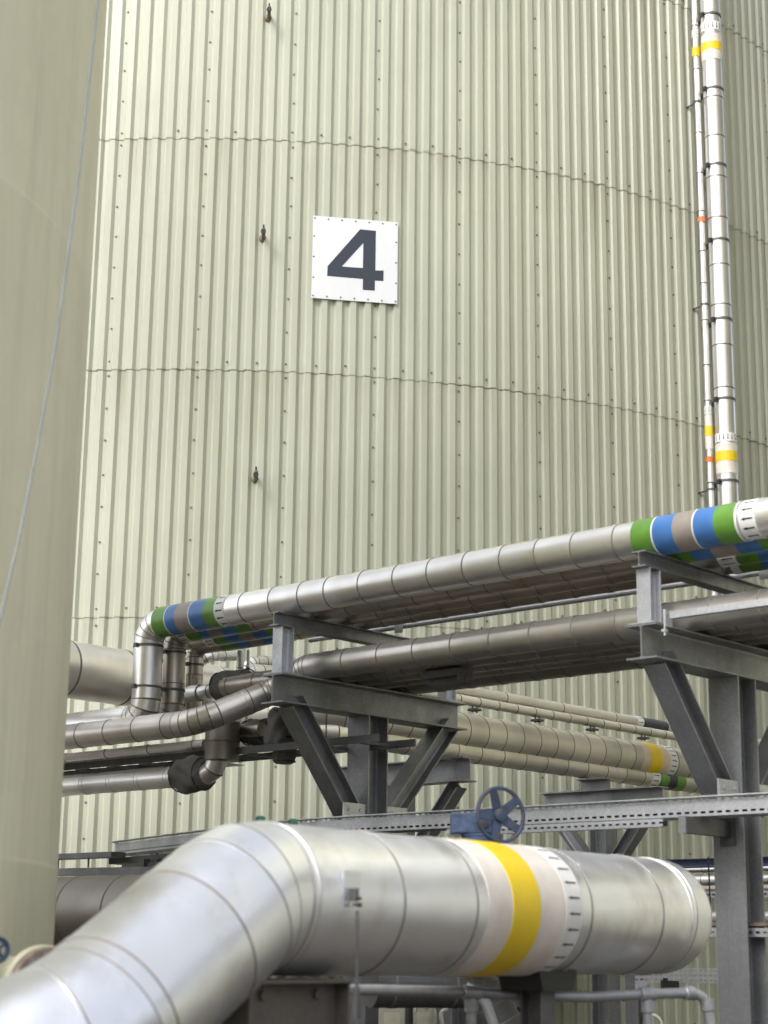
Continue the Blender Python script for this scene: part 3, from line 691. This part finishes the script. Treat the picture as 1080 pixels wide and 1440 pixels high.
# ------------------------------------------------------------------ perforated cable trays
def grid_strip(mb, path, prof, slots, mat=0):
    """path: list of (point, side, up); prof: list of (side offset, up offset); slots: {profile index: (open length fraction list)} -> strips with real openings"""
    n = len(prof); o_ = len(mb.v)
    for p, sd_, up_ in path: mb.v += [p + sd_ * a + up_ * b_ for a, b_ in prof]
    for i in range(len(path) - 1):
        for k in range(n - 1):
            if k in slots and i % 2 == slots[k] - 1: continue
            mb.f.append([o_ + i * n + k, o_ + i * n + k + 1, o_ + (i + 1) * n + k + 1, o_ + (i + 1) * n + k]); mb.m.append(mat); mb.sm.append(False); mb.seg.append(.5)
def slot_positions(L, solid, hole):
    s_ = 0; out = [0]
    while s_ < L: s_ += solid; out.append(min(s_, L)); s_ += hole; out.append(min(s_, L))
    return out
trY = -.50; ZT0, ZT1 = 2.462, 2.580; TW = .45
RAIL = [(-.030, .112), (-.030, .118), (0, .118), (0, .107), (0, .094), (0, .029), (0, .015), (0, 0), (.03, 0)]
tr = thing('cable_tray', P(-2, trY, ZT0), 'long galvanised cable tray with slotted sides crossing in front of the columns', 'cable tray', 'slotted cable trays')
TW = .20
def tray_line():                       # plan line of the near rail: straight, a slow sweep away, a tight turn at the end
    p = P(-11.2, trY, ZT0); d = U.copy(); out = [(p.copy(), d.copy())]
    for L, turn in ((10.7, 0), (1.5, -17), (2.9, -2), (.30, -75), (.5, 0)):
        n_ = max(1, int(L / .058)); st_ = L / n_
        for k in range(2 * n_):
            l_ = st_ * (.40 if k % 2 else .60)
            d = Matrix.Rotation(rad(turn) * l_ / L, 3, 'Z') @ d; p = p + d * l_; out.append((p.copy(), d.copy()))
    return out
TL = tray_line()
def tray_path(off):
    return [(p + Vector((d.y, -d.x, 0)) * off, Vector((d.y, -d.x, 0)), Z) for p, d in TL]
for off, flip in ((0, 1), (TW, -1)):
    mb = MB(); grid_strip(mb, tray_path(off), [(a * flip, b_) for a, b_ in RAIL], {3: 1, 5: 1}); ob = mb.build('side_rail', 'galv_light', tr)
    md = ob.modifiers.new('solid', 'SOLIDIFY'); md.thickness = .0025; md.offset = 1
mb = MB(); ws = [.028, .055, .085, .115, .145, .172]
grid_strip(mb, tray_path(0), [(x, .003) for x in ws], {1: 1, 3: 1})
mb.build('tray_bottom', 'galv', tr)
mb = MB()
for i in range(6): mb.sweep([p + Vector((d.y, -d.x, 0)) * (.04 + i * .024 + .006 * math.sin(k * .5 + i)) + Z * (.018 + .008 * (i % 3)) for k, (p, d) in enumerate(TL[::12])], .010 + .003 * (i % 3), 8)
tag(mb.build('cable_bundle', 'black_rubber'), 'bundle of black cables lying inside the long slotted cable tray', 'cables')
# cantilever arms under the tray and a slotted strut
for uu, lab in ((UR, 'dark steel arm on the right hand column carrying the long cable tray'), (0.0, 'dark steel arm on the middle column carrying the long cable tray')):
    t = thing('cantilever_arm', P(uu, -.115, 2.34), lab, 'steel arm', 'cantilever arms under the tray')
    mb = MB(); mb.bar(P(uu, -.62, 2.405), P(uu, -.122, 2.405), Z, .10, .045); mb.box(P(uu, -.116, 2.40), U, W, Z, .11, .010, .20); mb.build('arm', 'galv_dark', t)
    MB().box(P(uu, -.63, 2.405), U, W, Z, .05, .012, .105).build('end_plate', 'galv', t)
st = thing('slotted_strut', P(-2, -.6, 2.36), 'short slotted steel strut fixed under the long cable tray behind the blue handwheel', 'steel strut', 'slotted steel struts')
def strut(parent, p0, d, L, side, h=.045, name='channel', mat='galv_light', solid=.028, hole=.026):
    mb = MB(); path = [(p0 + d * s_, side, Z) for s_ in slot_positions(L, solid, hole)]
    grid_strip(mb, path, [(.04, h), (0, h), (0, h * .64), (0, h * .36), (0, 0), (.04, 0)], {2: 1}); ob = mb.build(name, mat, parent)
    md = ob.modifiers.new('solid', 'SOLIDIFY'); md.thickness = .0025; return ob
strut(st, P(-3.02, -.56, 2.405), U, 1.75, W)
mb = MB(); mb.box(P(-2.2, -.49, 2.428), U, W, Z, 1.6, .03, .03); mb.build('backing', 'galv_dark', st)

# left end: plain edge-on tray and its hangers
tl = thing('cable_tray', at(130, 1210, 14.6), 'dark narrow tray seen edge on beside the smooth tank, above the dull pipe', 'cable tray', 'slotted cable trays')
pA, pB = at(60, 1206, 15.9), at(166, 1210, 15.2); pB.z = pA.z
MB().bar(pA, pB, Z, .045, .16).build('side_rail', 'galv_dark', tl)
pC, pD = at(60, 1227, 15.2), at(240, 1229, 14.4); pD.z = pC.z
MB().bar(pC, pD, Z, .06, .10).build('bearing_rail', 'galv_dark', tl)
for f in (.22, .62): q = pA.lerp(pB, f); MB().rod(q - Z * .10, q + Z * .02, .008, 8).build('hanger_rod', 'galv_dark', tl)
# dark clutter below the curved end of the tray
br = thing('tray_bracket', P(1.6, -.35, 2.15), 'dark steel bracket under the curved end of the long cable tray', 'bracket')
mb = MB(); mb.bar(at(168, 1212, 15.6), at(330, 1199, 14.3), Z, .05, .22); mb.bar(at(178, 1220, 15.2), at(280, 1216, 14.4), Z, .06, .10)
for x_ in (203, 222): mb.bar(at(x_, 1208, 14.9), at(x_, 1236, 14.9), W, .07, .07)
mb.build('bracket_arm', 'dark_grey', br)

# dull pipe low on the left
tH = thing('insulated_pipe', P(.787, -1.882, 1.61), 'wide dull grey pipe low on the left behind the bright elbow', 'pipe')
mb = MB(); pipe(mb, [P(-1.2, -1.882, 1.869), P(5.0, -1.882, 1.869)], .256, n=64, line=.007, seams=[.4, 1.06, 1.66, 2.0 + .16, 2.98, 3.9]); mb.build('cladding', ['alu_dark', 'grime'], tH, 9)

# ------------------------------------------------------------------ the big pipe in front
Rg = .30
AZF = rad(51.68); dF = Vector((math.cos(AZF), math.sin(AZF), 0)); A0 = Vector((.381, 8.177, 1.838))
sF = lambda t_: A0 + dF * t_
S0 = sF(-1.50)
d2_ = Vector((-math.cos(rad(56.62)), -math.sin(rad(56.62)), -.588)).normalized(); d3_ = Vector((-.75, -.55, -.37)).normalized(); S1 = None
bigp = thing('insulated_pipe', Vector((.381, 8.177, 1.54)), 'huge bright silver pipe in the foreground with an elbow and a yellow band', 'pipe')
S1 = S0 + d2_ * 1.0
pts = [S1 + d3_ * 2.2, S1, S0, sF(2.05), sF(2.05) + U * 1.8]
L2 = 3.2
base_s = L2
mb = MB(); pipe(mb, pts, Rg, bend=[.5, .36, .40], n=96, line=.0035, gore=16, lap=.004,
    seams=[1.1, 2.07 + .12, 2.07 + .60] , first=.1)
ob = mb.build('cladding', ['alu_front', 'grime'], bigp, 9)
nF0 = Vector((dF.y, -dF.x, 0))
for t_ in (-.82, -.30, .645, 1.33):
    mb = MB(); mb.lathe(sF(t_), dF, [(-.004, Rg), (-.004, Rg + .0015), (.004, Rg + .002), (.004, Rg)], 96, 1, False); mb.lathe(sF(t_ + .004), dF, [(0, Rg), (0, Rg + .0045), (.045, Rg + .0045), (.047, Rg)], 96, 0, False)
    for k in range(18):
        a_ = 2 * math.pi * (k + .3) / 18; n__ = nF0 * math.cos(a_) + Z * math.sin(a_); mb.lathe(sF(t_ + .024) + n__ * (Rg + .004), n__, [(0, .0045), (.002, .003)], 7, 0)
    mb.build('lap_joint', ['alu_front', 'grime'], bigp, 9)
for t_ in (-1.36, 1.63):
    MB().torus(sF(t_), dF, Rg - .001, .007, 96, 8).build('raised_bead', 'bead', bigp)
MB().torus(sF(-1.39) , dF, Rg + .0005, .005, 96, 6).build('raised_bead', 'bead', bigp)
band(bigp, 'pale_band', sF(-.215), sF(.41), Rg + .002, 'band_pale'); band(bigp, 'yellow_band', sF(-.03), sF(.19), Rg + .005, 'band_yellow'); arrows(sleeve(MB(), sF(.41), sF(.55), Rg + .003, 0, 96), sF(.41), sF(.55), Rg + .003, 26, 1, -1, .11, .24).build('arrow_band', ['band_white', 'ink'], bigp)
# eye plate and tie rod on the near flank
nF = Vector((dF.y, -dF.x, 0)); tR = -1.17
def flank(t_, ang, r=Rg): return sF(t_) + (nF * math.cos(ang) + Z * math.sin(ang)) * r
mb = MB(); q = flank(tR, .12, Rg + .0015); mb.box(q, dF, Z, nF, .11, .15, .003); mb.build('pad_plate', 'alu_front', bigp)
mb = MB(); c = flank(tR, .02, Rg + .03); mb.box(c + Z * .012 - nF * .014, dF, Z, nF, .014, .05, .03); mb.rod(c - dF * .02 - Z * .002, c + dF * .02 - Z * .002, .007, 8); mb.box(c - Z * .028, dF, Z, nF, .032, .018, .022); mb.rod(c - Z * .05, sF(tR) + nF * (Rg + .035) - Z * .40, .0065, 10); mb.rod(c - Z * .34, c - Z * .40, .016, 12); mb.rod(c - Z * .40, c - Z * .46, .022, 6); mb.build('tie_rod', 'dark_grey', bigp)
# support saddle beneath it
sad = thing('pipe_support', sF(-1.15) - Z * 1.8, 'grey weathered steel bracket carrying the huge foreground pipe', 'pipe support')
cs_ = sF(-1.33) - Z * .307
mb = MB(); mb.box(cs_ + nF * .02 - Z * .008, dF, nF, Z, .60, .36, .014); mb.box(cs_ + nF * .12 - Z * .105, dF, nF, Z, .57, .010, .178)
for s__ in (-1, 1): mb.box(cs_ - Z * .105 + nF * .02 + dF * .292 * s__, dF, nF, Z, .012, .34, .178)
mb.box(cs_ + nF * .02 - Z * .202, dF, nF, Z, .62, .37, .014)
for s__ in (-.16, .16): mb.lathe(cs_ + nF * .125 + dF * s__ - Z * .06, nF, [(0, .02), (.014, .02)], 6)
mb.build('bracket_box', 'galv_dirty', sad)
MB().ibeam(cs_ + nF * .05 - Z * 1.5, cs_ + nF * .05 - Z * .205, nF, .16, .16, .01, .008).build('post', 'galv', sad)
sd2 = thing('pipe_saddle', sF(.55) - Z * .48, 'black wedge shaped saddle under the yellow banded end of the foreground pipe', 'pipe saddle')
mb = MB(); c = sF(.62) - Z * .30
vs = [c + dF * (s_ * a) + nF * (.12 * b_) + Z * z_ for z_, a in ((.03, .17), (-.075, .13)) for s_, b_ in ((-1, -1), (1, -1), (1, 1), (-1, 1))]
mb.add(vs, [(0, 1, 2, 3), (7, 6, 5, 4), (0, 4, 5, 1), (1, 5, 6, 2), (2, 6, 7, 3), (3, 7, 4, 0)]); mb.build('wedge', 'black_rubber', sd2)
MB().ibeam(c - Z * 1.53, c - Z * .078, nF, .12, .12, .01, .008).build('post', 'galv_dark', sd2)

# green capped studs peeping over the elbow
for x, y, lab in ((366, 1158, 'small green cap showing above the foreground elbow'), (412, 1162, 'flat green cap just right of the other green cap')):
    mb = MB(); p = at(x, y - 4, 10.5); mb.lathe(p - Z * .3, Z, [(0, .012), (.29, .012), (.30, .030), (.318, .030), (.328, .018)], 16); tag(mb.build('stud_cap', 'green_cap'), lab, 'cap')

# ------------------------------------------------------------------ blue gear operated valve behind the big pipe
vc = at(704, 1146, 9.9)
va = Vector((.62, -.785, 0)).normalized(); va = Vector((.46, -.88, 0.05)).normalized(); vs_ = Vector((va.y, -va.x, 0))
vl = thing('gear_valve', vc - Z * .5, 'worn blue gearbox valve with a spoked handwheel behind the foreground pipe', 'valve')
mb = MB(); hw = .150; n_w = 44
mb.torus(vc, va, hw, .0115, 44, 10)
mb.build('handwheel_rim', 'blue_worn', vl)
e1 = Z; e2 = va.cross(Z)
for k in range(5):
    a = rad(20 + 72 * k); dd = e1 * math.cos(a) + e2 * math.sin(a); sdv = va.cross(dd)
    mb = MB(); vs2 = [vc - va * .02 + dd * .02 + sdv * .030, vc - va * .02 + dd * .02 - sdv * .030, vc + dd * (hw - .006) - sdv * .022, vc + dd * (hw - .006) + sdv * .022]
    mb.add([v + va * .006 for v in vs2] + [v - va * .006 for v in vs2], [(0, 1, 2, 3), (7, 6, 5, 4), (0, 4, 5, 1), (1, 5, 6, 2), (2, 6, 7, 3), (3, 7, 4, 0)]); mb.build('spoke', 'blue_worn', vl)
mb = MB(); mb.lathe(vc - va * .05, va, [(0, .038), (.06, .038), (.07, .02)], 20); mb.build('hub', 'blue_worn', vl)
gb = at(668, 1159, 10.05); gx = (Vector((right.x, right.y, 0))).normalized(); gy = Vector((-gx.y, gx.x, 0))
mb = MB(); mb.box(gb, gx, gy, Z, .28, .16, .115); gbo = mb.build('gearbox', 'blue_paint', vl)
bv = gbo.modifiers.new('bevel', 'BEVEL'); bv.width = .010; bv.segments = 3
mb = MB(); 
for q_ in (.05, .11): mb.lathe(gb + gx * q_ - gy * .08 - Z * .01, -gy, [(0, .016), (.012, .016)], 6)
mb.build('bolt_pair', 'dark_grey', gbo); bpy.data.objects['bolt_pair'].name = 'cover_bolt'
mb = MB(); mb.lathe(gb + gx * .04 - Z * .46, Z, [(0, .05), (.28, .05), (.33, .08), (.345, .13), (.365, .13), (.368, .115), (.385, .115), (.39, .12), (.402, .12)], 36); mb.build('flanged_neck', 'blue_paint', vl, 40)

# ------------------------------------------------------------------ handrail along the bottom
hr = thing('handrail', at(652, 1392, 8.6) - Z * 1.4, 'grey tubular handrail along the bottom, curving down at its right end', 'handrail')
rp = [(380, 1392, 8.3), (520, 1392, 8.45), (655, 1395, 8.6), (760, 1401, 8.75), (830, 1402, 8.9), (905, 1398, 9.05), (975, 1396, 9.2), (988, 1402, 9.22), (996, 1420, 9.23), (1003, 1470, 9.24), (1004, 1520, 9.24)]
pts = [at(*p) for p in rp]
MB().sweep(pts[:7], .026, 14).build('top_rail', 'handrail_grey', hr)
MB().sweep([pts[6], pts[7], pts[8], pts[9], pts[10]], .0275, 14).build('end_bend', 'handrail_grey', hr)
for i, (x, y, dep) in enumerate(((663, 1396, 8.6), (910, 1398, 9.05))):
    p = at(x, y, dep); mb = MB(); mb.rod(Vector((p.x, p.y, 0)), p, .023, 14); po_ = mb.build('post', 'handrail_grey', hr)
    mb = MB(); d = (pts[3] - pts[2]).normalized() if i == 0 else (pts[6] - pts[5]).normalized()
    mb.lathe(p - d * .045, d, [(0, .030), (.004, .034), (.086, .034), (.09, .030)], 18); mb.lathe(p - Z * .09, Z, [(0, .030), (.004, .033), (.06, .033)], 18); mb.build('tee_fitting', 'handrail_grey', hr)
p = pts[6]; d = (pts[6] - pts[5]).normalized(); mb = MB(); mb.lathe(p - d * .06, d, [(0, .03), (.004, .035), (.055, .035)], 18); mb.lathe(pts[8], (pts[9] - pts[8]).normalized(), [(-.05, .035), (.0, .035), (.004, .03)], 18); mb.build('elbow_fitting', 'handrail_grey', hr)

# ------------------------------------------------------------------ low background: columns, boxes, cables, struts, right-hand pipes
# dull pipe with sloping end under the foreground pipe
tK = thing('insulated_pipe', at(640, 1400, 10.6), 'shaded grey pipe bending down under the foreground pipe, above the handrail', 'pipe')
mb = MB(); pipe(mb, [at(520, 1385, 10.6), at(676, 1386, 10.9), at(735, 1500, 10.9)], .13, bend=.2, step=.4, n=36); mb.build('cladding', ['galv_dark', 'grime'], tK, 9)
tk2 = thing('brace_tube', at(690, 1500, 9.6), 'slanting grey tube below the handrail left of the black handwheel', 'brace')
MB().sweep([at(655, 1388, 9.6), at(672, 1396, 9.6), at(684, 1412, 9.6), at(697, 1450, 9.6), at(708, 1500, 9.6)], .028, 12).build('tube', 'handrail_grey', tk2)
def far_column(label, px, dep, ytop, mat, wdt, dep2):
    p = at(px, 1400, dep); p.z = 0; zt_ = at(px, ytop, dep).z
    t = thing('steel_column', p, label, 'column', 'steel columns low in the background')
    MB().ibeam(p + Z * .02, p + Z * zt_, W, wdt, dep2, .012, .009).build('shaft', mat, t); MB().box(p + Z * .011, U, W, Z, wdt + .16, dep2 + .16, .016).build('base_plate', 'galv', t); return t
far_column('grey steel column rising under the foreground pipe beside the pale boxes', 632, 13.4, 1180, 'galv', .22, .22)
far_column('slim steel post left of the perforated bracket', 893, 13.0, 1210, 'galv', .10, .10)
far_column('thin dark post left of the black handwheel', 707, 12.2, 1370, 'galv_dark', .10, .12)
pb = thing('perforated_bracket', at(900, 1366, 12.4), 'light perforated steel bracket sticking out left of the right hand column', 'bracket')
pp0, pp1 = at(893, 1371, 12.4), at(1010, 1369, 12.4); pp1.z = pp0.z; dpp = (pp1 - pp0).normalized(); npp = Vector((dpp.y, -dpp.x, 0))
mb = MB(); path = [(pp0 + dpp * s_ - Z * .05, npp * -1, Z) for s_ in slot_positions((pp1 - pp0).length, .022, .012)]
grid_strip(mb, path, [(.04, .10), (0, .10), (0, .088), (0, .078), (0, .058), (0, .046), (0, .026), (0, .014), (0, 0), (.04, 0)], {2: 1, 4: 1, 6: 1}); ob = mb.build('plate', 'galv_light', pb)
md = ob.modifiers.new('solid', 'SOLIDIFY'); md.thickness = .003
mb = MB(); k0 = pp0 - Z * .05; mb.add([k0, k0 + dpp * .10, k0 - Z * .10] + [v - npp * .008 for v in (k0, k0 + dpp * .10, k0 - Z * .10)], [(0, 1, 2), (5, 4, 3), (0, 3, 4, 1), (1, 4, 5, 2), (2, 5, 3, 0)]); mb.build('gusset', 'galv_light', pb)
lamp_ = thing('junction_box', at(942, 1385, 12.3), 'small black box hanging under the perforated bracket', 'junction box', 'electrical boxes')
c = at(942, 1385, 12.35); mb = MB(); mb.box(c, dpp, npp, Z, .11, .10, .055); mb.box(c - dpp * .03 - Z * .0 + Z * .035, dpp, npp, Z, .03, .03, .02); mb.build('housing', 'black_rubber', lamp_)
# boxes with pale covers
for x, w_, lab in ((551, .17, 'cream electrical box at the bottom beside the support bracket, the left one'), (595, .13, 'smaller cream electrical box right of the other cream box')):
    c = at(x, 1437, 11.6); t = thing('junction_box', c - Z * .15, lab, 'junction box', 'electrical boxes')
    mb = MB(); mb.box(c, gx, gy, Z, w_, .10, .22); bo = mb.build('housing', 'cream_box', t); bv = bo.modifiers.new('b', 'BEVEL'); bv.width = .008; bv.segments = 2
    MB().box(c - gy * .052 + Z * .02, gx, gy, Z, w_ * .6, .004, .08).build('name_label', 'label_cream', t)
    MB().box(c + Z * .115, gx, gy, Z, w_ + .015, .115, .008).build('rain_cover', 'dark_grey', t)
c = at(550, 1393, 12.2); t = thing('control_cabinet', c - Z * .3, 'dark grey cabinet in the shade above the cream boxes', 'cabinet')
mb = MB(); mb.box(c - Z * .05, gx, gy, Z, .34, .2, .42); bo = mb.build('housing', 'dark_grey', t); bv = bo.modifiers.new('b', 'BEVEL'); bv.width = .01; bv.segments = 2
mb = MB(); mb.rod(c + gx * .16 - gy * .11 - Z * .2, c + gx * .16 - gy * .11 + Z * .12, .012); mb.rod(c + gx * .13 - gy * .11 - Z * .2, c + gx * .13 - gy * .11 + Z * .12, .010); mb.build('conduit_run', 'black_rubber', t)
def loopcable(label, pts_, r, mat):
    P_ = [at(*p) for p in pts_]; out = []
    for i in range(len(P_) - 1):
        p0, p1, p2, p3 = P_[max(i - 1, 0)], P_[i], P_[i + 1], P_[min(i + 2, len(P_) - 1)]
        for k in range(6):
            s_ = k / 6; out.append(.5 * ((2 * p1) + (p2 - p0) * s_ + (2 * p0 - 5 * p1 + 4 * p2 - p3) * s_ ** 2 + (3 * p1 - p0 - 3 * p2 + p3) * s_ ** 3))
    out.append(P_[-1]); tag(MB().sweep(out, r, 8).build('looped_cable', mat), label, 'cable', 'loose cables at the bottom')
loopcable('pale cable arching over the smaller cream box', [(583, 1424, 11.4), (586, 1416, 11.4), (594, 1413, 11.4), (600, 1418, 11.4), (606, 1413, 11.4), (612, 1428, 11.4), (610, 1460, 11.4)], .011, 'cable_pale')
loopcable('tangled pale cable between the cream boxes and the railing post', [(622, 1398, 11.8), (628, 1404, 11.8), (619, 1412, 11.8), (628, 1418, 11.8), (620, 1426, 11.8), (624, 1450, 11.8)], .014, 'cable_pale')
loopcable('pale cable loop above the black handwheel', [(737, 1440, 11.6), (745, 1418, 11.6), (743, 1402, 11.6), (737, 1412, 11.6), (741, 1440, 11.6)], .008, 'cable_pale')
loopcable('white curled cable at the foot of the right railing post', [(912, 1431, 11.2), (920, 1428, 11.2), (928, 1434, 11.2), (930, 1442, 11.2), (926, 1455, 11.2)], .010, 'cable_pale')
c = at(733, 1440, 11.0); t = thing('handwheel_valve', c - Z * .3, 'small black handwheel at the bottom edge below the yellow band', 'valve')
MB().torus(c, Vector((.1, -1, .15)), .085, .017, 32, 10).build('handwheel_rim', 'black_rubber', t)
mb = MB(); mb.rod(c + gy * .02, c + gy * .25, .015); mb.bar(c - gx * .08, c + gx * .08, Z, .02, .015); mb.rod(c + gy * .25, c + gy * .25 - Z * .8, .04); mb.build('stem', 'black_rubber', t)
c = at(631, 1446, 11.2); t = thing('blue_drum', c - Z * .4, 'top of a blue container at the bottom edge by the railing post', 'container')
MB().lathe(c - Z * .5, Z, [(0, .10), (.02, .12), (.5, .12), (.515, .115), (.52, .10)], 32).build('body', 'blue_clean', t, 40)
# right-hand side, seen past the right column
RG = 'horizontal runs behind the right hand column'
bb = thing('blue_beam', at(980, 1214, 15.2), 'blue painted beam running behind the right hand column', 'beam')
q = at(980, 1214, 15.2); MB().ibeam(q + U * 1.2, q - U * 6.0, Z, .075, .07, .008, .006).build('beam', 'blue_clean', bb)
for y, dep, R_, mat, lab in ((1238, 15.0, .040, 'alu', 'silver pipe under the blue beam behind the right hand column'), (1223, 15.5, .022, 'alu_bright', 'thin bright tube directly below the blue beam'), (1293, 14.0, .058, 'alu_bright', 'white clad pipe level with the end of the foreground pipe'), (1252, 15.7, .05, 'alu_brown', 'dull brown pipe behind the silver one at far right')):
    q = at(1000, y, dep); t = thing('insulated_pipe', q, lab, 'pipe', RG)
    mb = MB(); pipe(mb, [q + U * 1.0, q - U * 6.0], R_, step=.4, n=28, line=.004); mb.build('cladding', [mat, 'grime'], t, 9)
for y, dep, lab in ((1262, 14.6, 'slotted strut behind the right hand column, above the white pipe'), (1317, 11.2, 'slotted strut crossing in front of the right hand column')):
    q = at(1040, y, dep); t = thing('slotted_strut', q, lab, 'steel strut', 'slotted steel struts')
    strut(t, q - U * 5.6, U, 6.7 if dep > 12 else 5.95, W, .05)
t = thing('cantilever_arm', P(UR, -.115, 1.6), 'dark flat bar carrying the lower slotted strut on the right hand column', 'steel arm', 'cantilever arms under the tray')
q = at(1040, 1310, 11.2); mb = MB(); mb.bar(q - U * 1.6 + W * .03 + Z * .045, q + U * .35 + W * .03 + Z * .045, Z, .022, .08); mb.build('flat_bar', 'rust', t)
q = at(997, 1330, 13.5); t = thing('wire_drop', q, 'thin vertical wire hanging left of the right hand column', 'wire')
MB().rod(at(996, 1205, 13.5), at(1000, 1300, 13.5), .006, 8).build('wire', 'black_rubber', t)

# ------------------------------------------------------------------ unseen deck added behind the foreground pipe to shade the foot of the tank
wk = thing('shade_deck', tp(.25, TR + .8, 0), 'low steel deck added behind the foreground pipe to shade the foot of the ribbed tank', 'shade_deck')
mb = MB(); va_ = [.08 + .02 * i for i in range(18)]
r0, r1 = TR + .06, TR + 1.9
vs = [tp(a_, r_, z_) for a_ in va_ for r_, z_ in ((r0, 1.76), (r1, 1.76), (r1, 1.70), (r0, 1.70))]
fs = [(i * 4 + k, i * 4 + (k + 1) % 4, i * 4 + 4 + (k + 1) % 4, i * 4 + 4 + k) for i in range(len(va_) - 1) for k in range(4)] + [(0, 1, 2, 3), tuple(len(vs) - 4 + k for k in range(4))[::-1]]
mb.add(vs, fs); mb.build('deck', 'galv_dark', wk)
for a_ in (.095, .25, .40): MB().rod(tp(a_, r1 - .1, 0), tp(a_, r1 - .1, 1.698), .045, 14).build('leg', 'galv_dark', wk)

# ------------------------------------------------------------------ unseen tank and hall added beyond the frame to shade the right and darken reflections
t3 = thing('storage_tank', Vector((11.5, 15.5, 0)), 'pale storage tank added beyond the right edge of the picture to shade the right side', 'storage tank', 'storage tanks')
MB().lathe(Vector((11.5, 15.5, 0)), Z, [(0, 6.5), (16, 6.5), (16.01, 6.6), (16.2, 6.6), (17.2, 2.0)], 96).build('shell', 'near_tank_paint', t3)
hall = thing('added_hall', Vector((2, -26, 0)), 'long grey hall added behind the viewpoint to darken the horizon the pipes reflect', 'building')
mb = MB(); mb.box(Vector((2, -30, 4.2)), Vector((1, 0, 0)), Vector((0, 1, 0)), Z, 70, 12, 8.4); mb.build('wall', 'hall_cladding', hall)
mb = MB(); mb.add([(-33.5, -36.5, 8.4), (37.5, -36.5, 8.4), (37.5, -23.5, 8.4), (-33.5, -23.5, 8.4), (-33.5, -30, 9.6), (37.5, -30, 9.6)], [(0, 1, 5, 4), (3, 4, 5, 2), (0, 4, 3), (1, 2, 5), (0, 3, 2, 1)]); mb.build('roof', 'galv_dark', hall)
for x in (-20, -6, 8, 22): MB().box(Vector((x, -23.97, 2.1)), Vector((1, 0, 0)), Vector((0, 1, 0)), Z, 4, .06, 4.2).build('door', 'galv', hall)
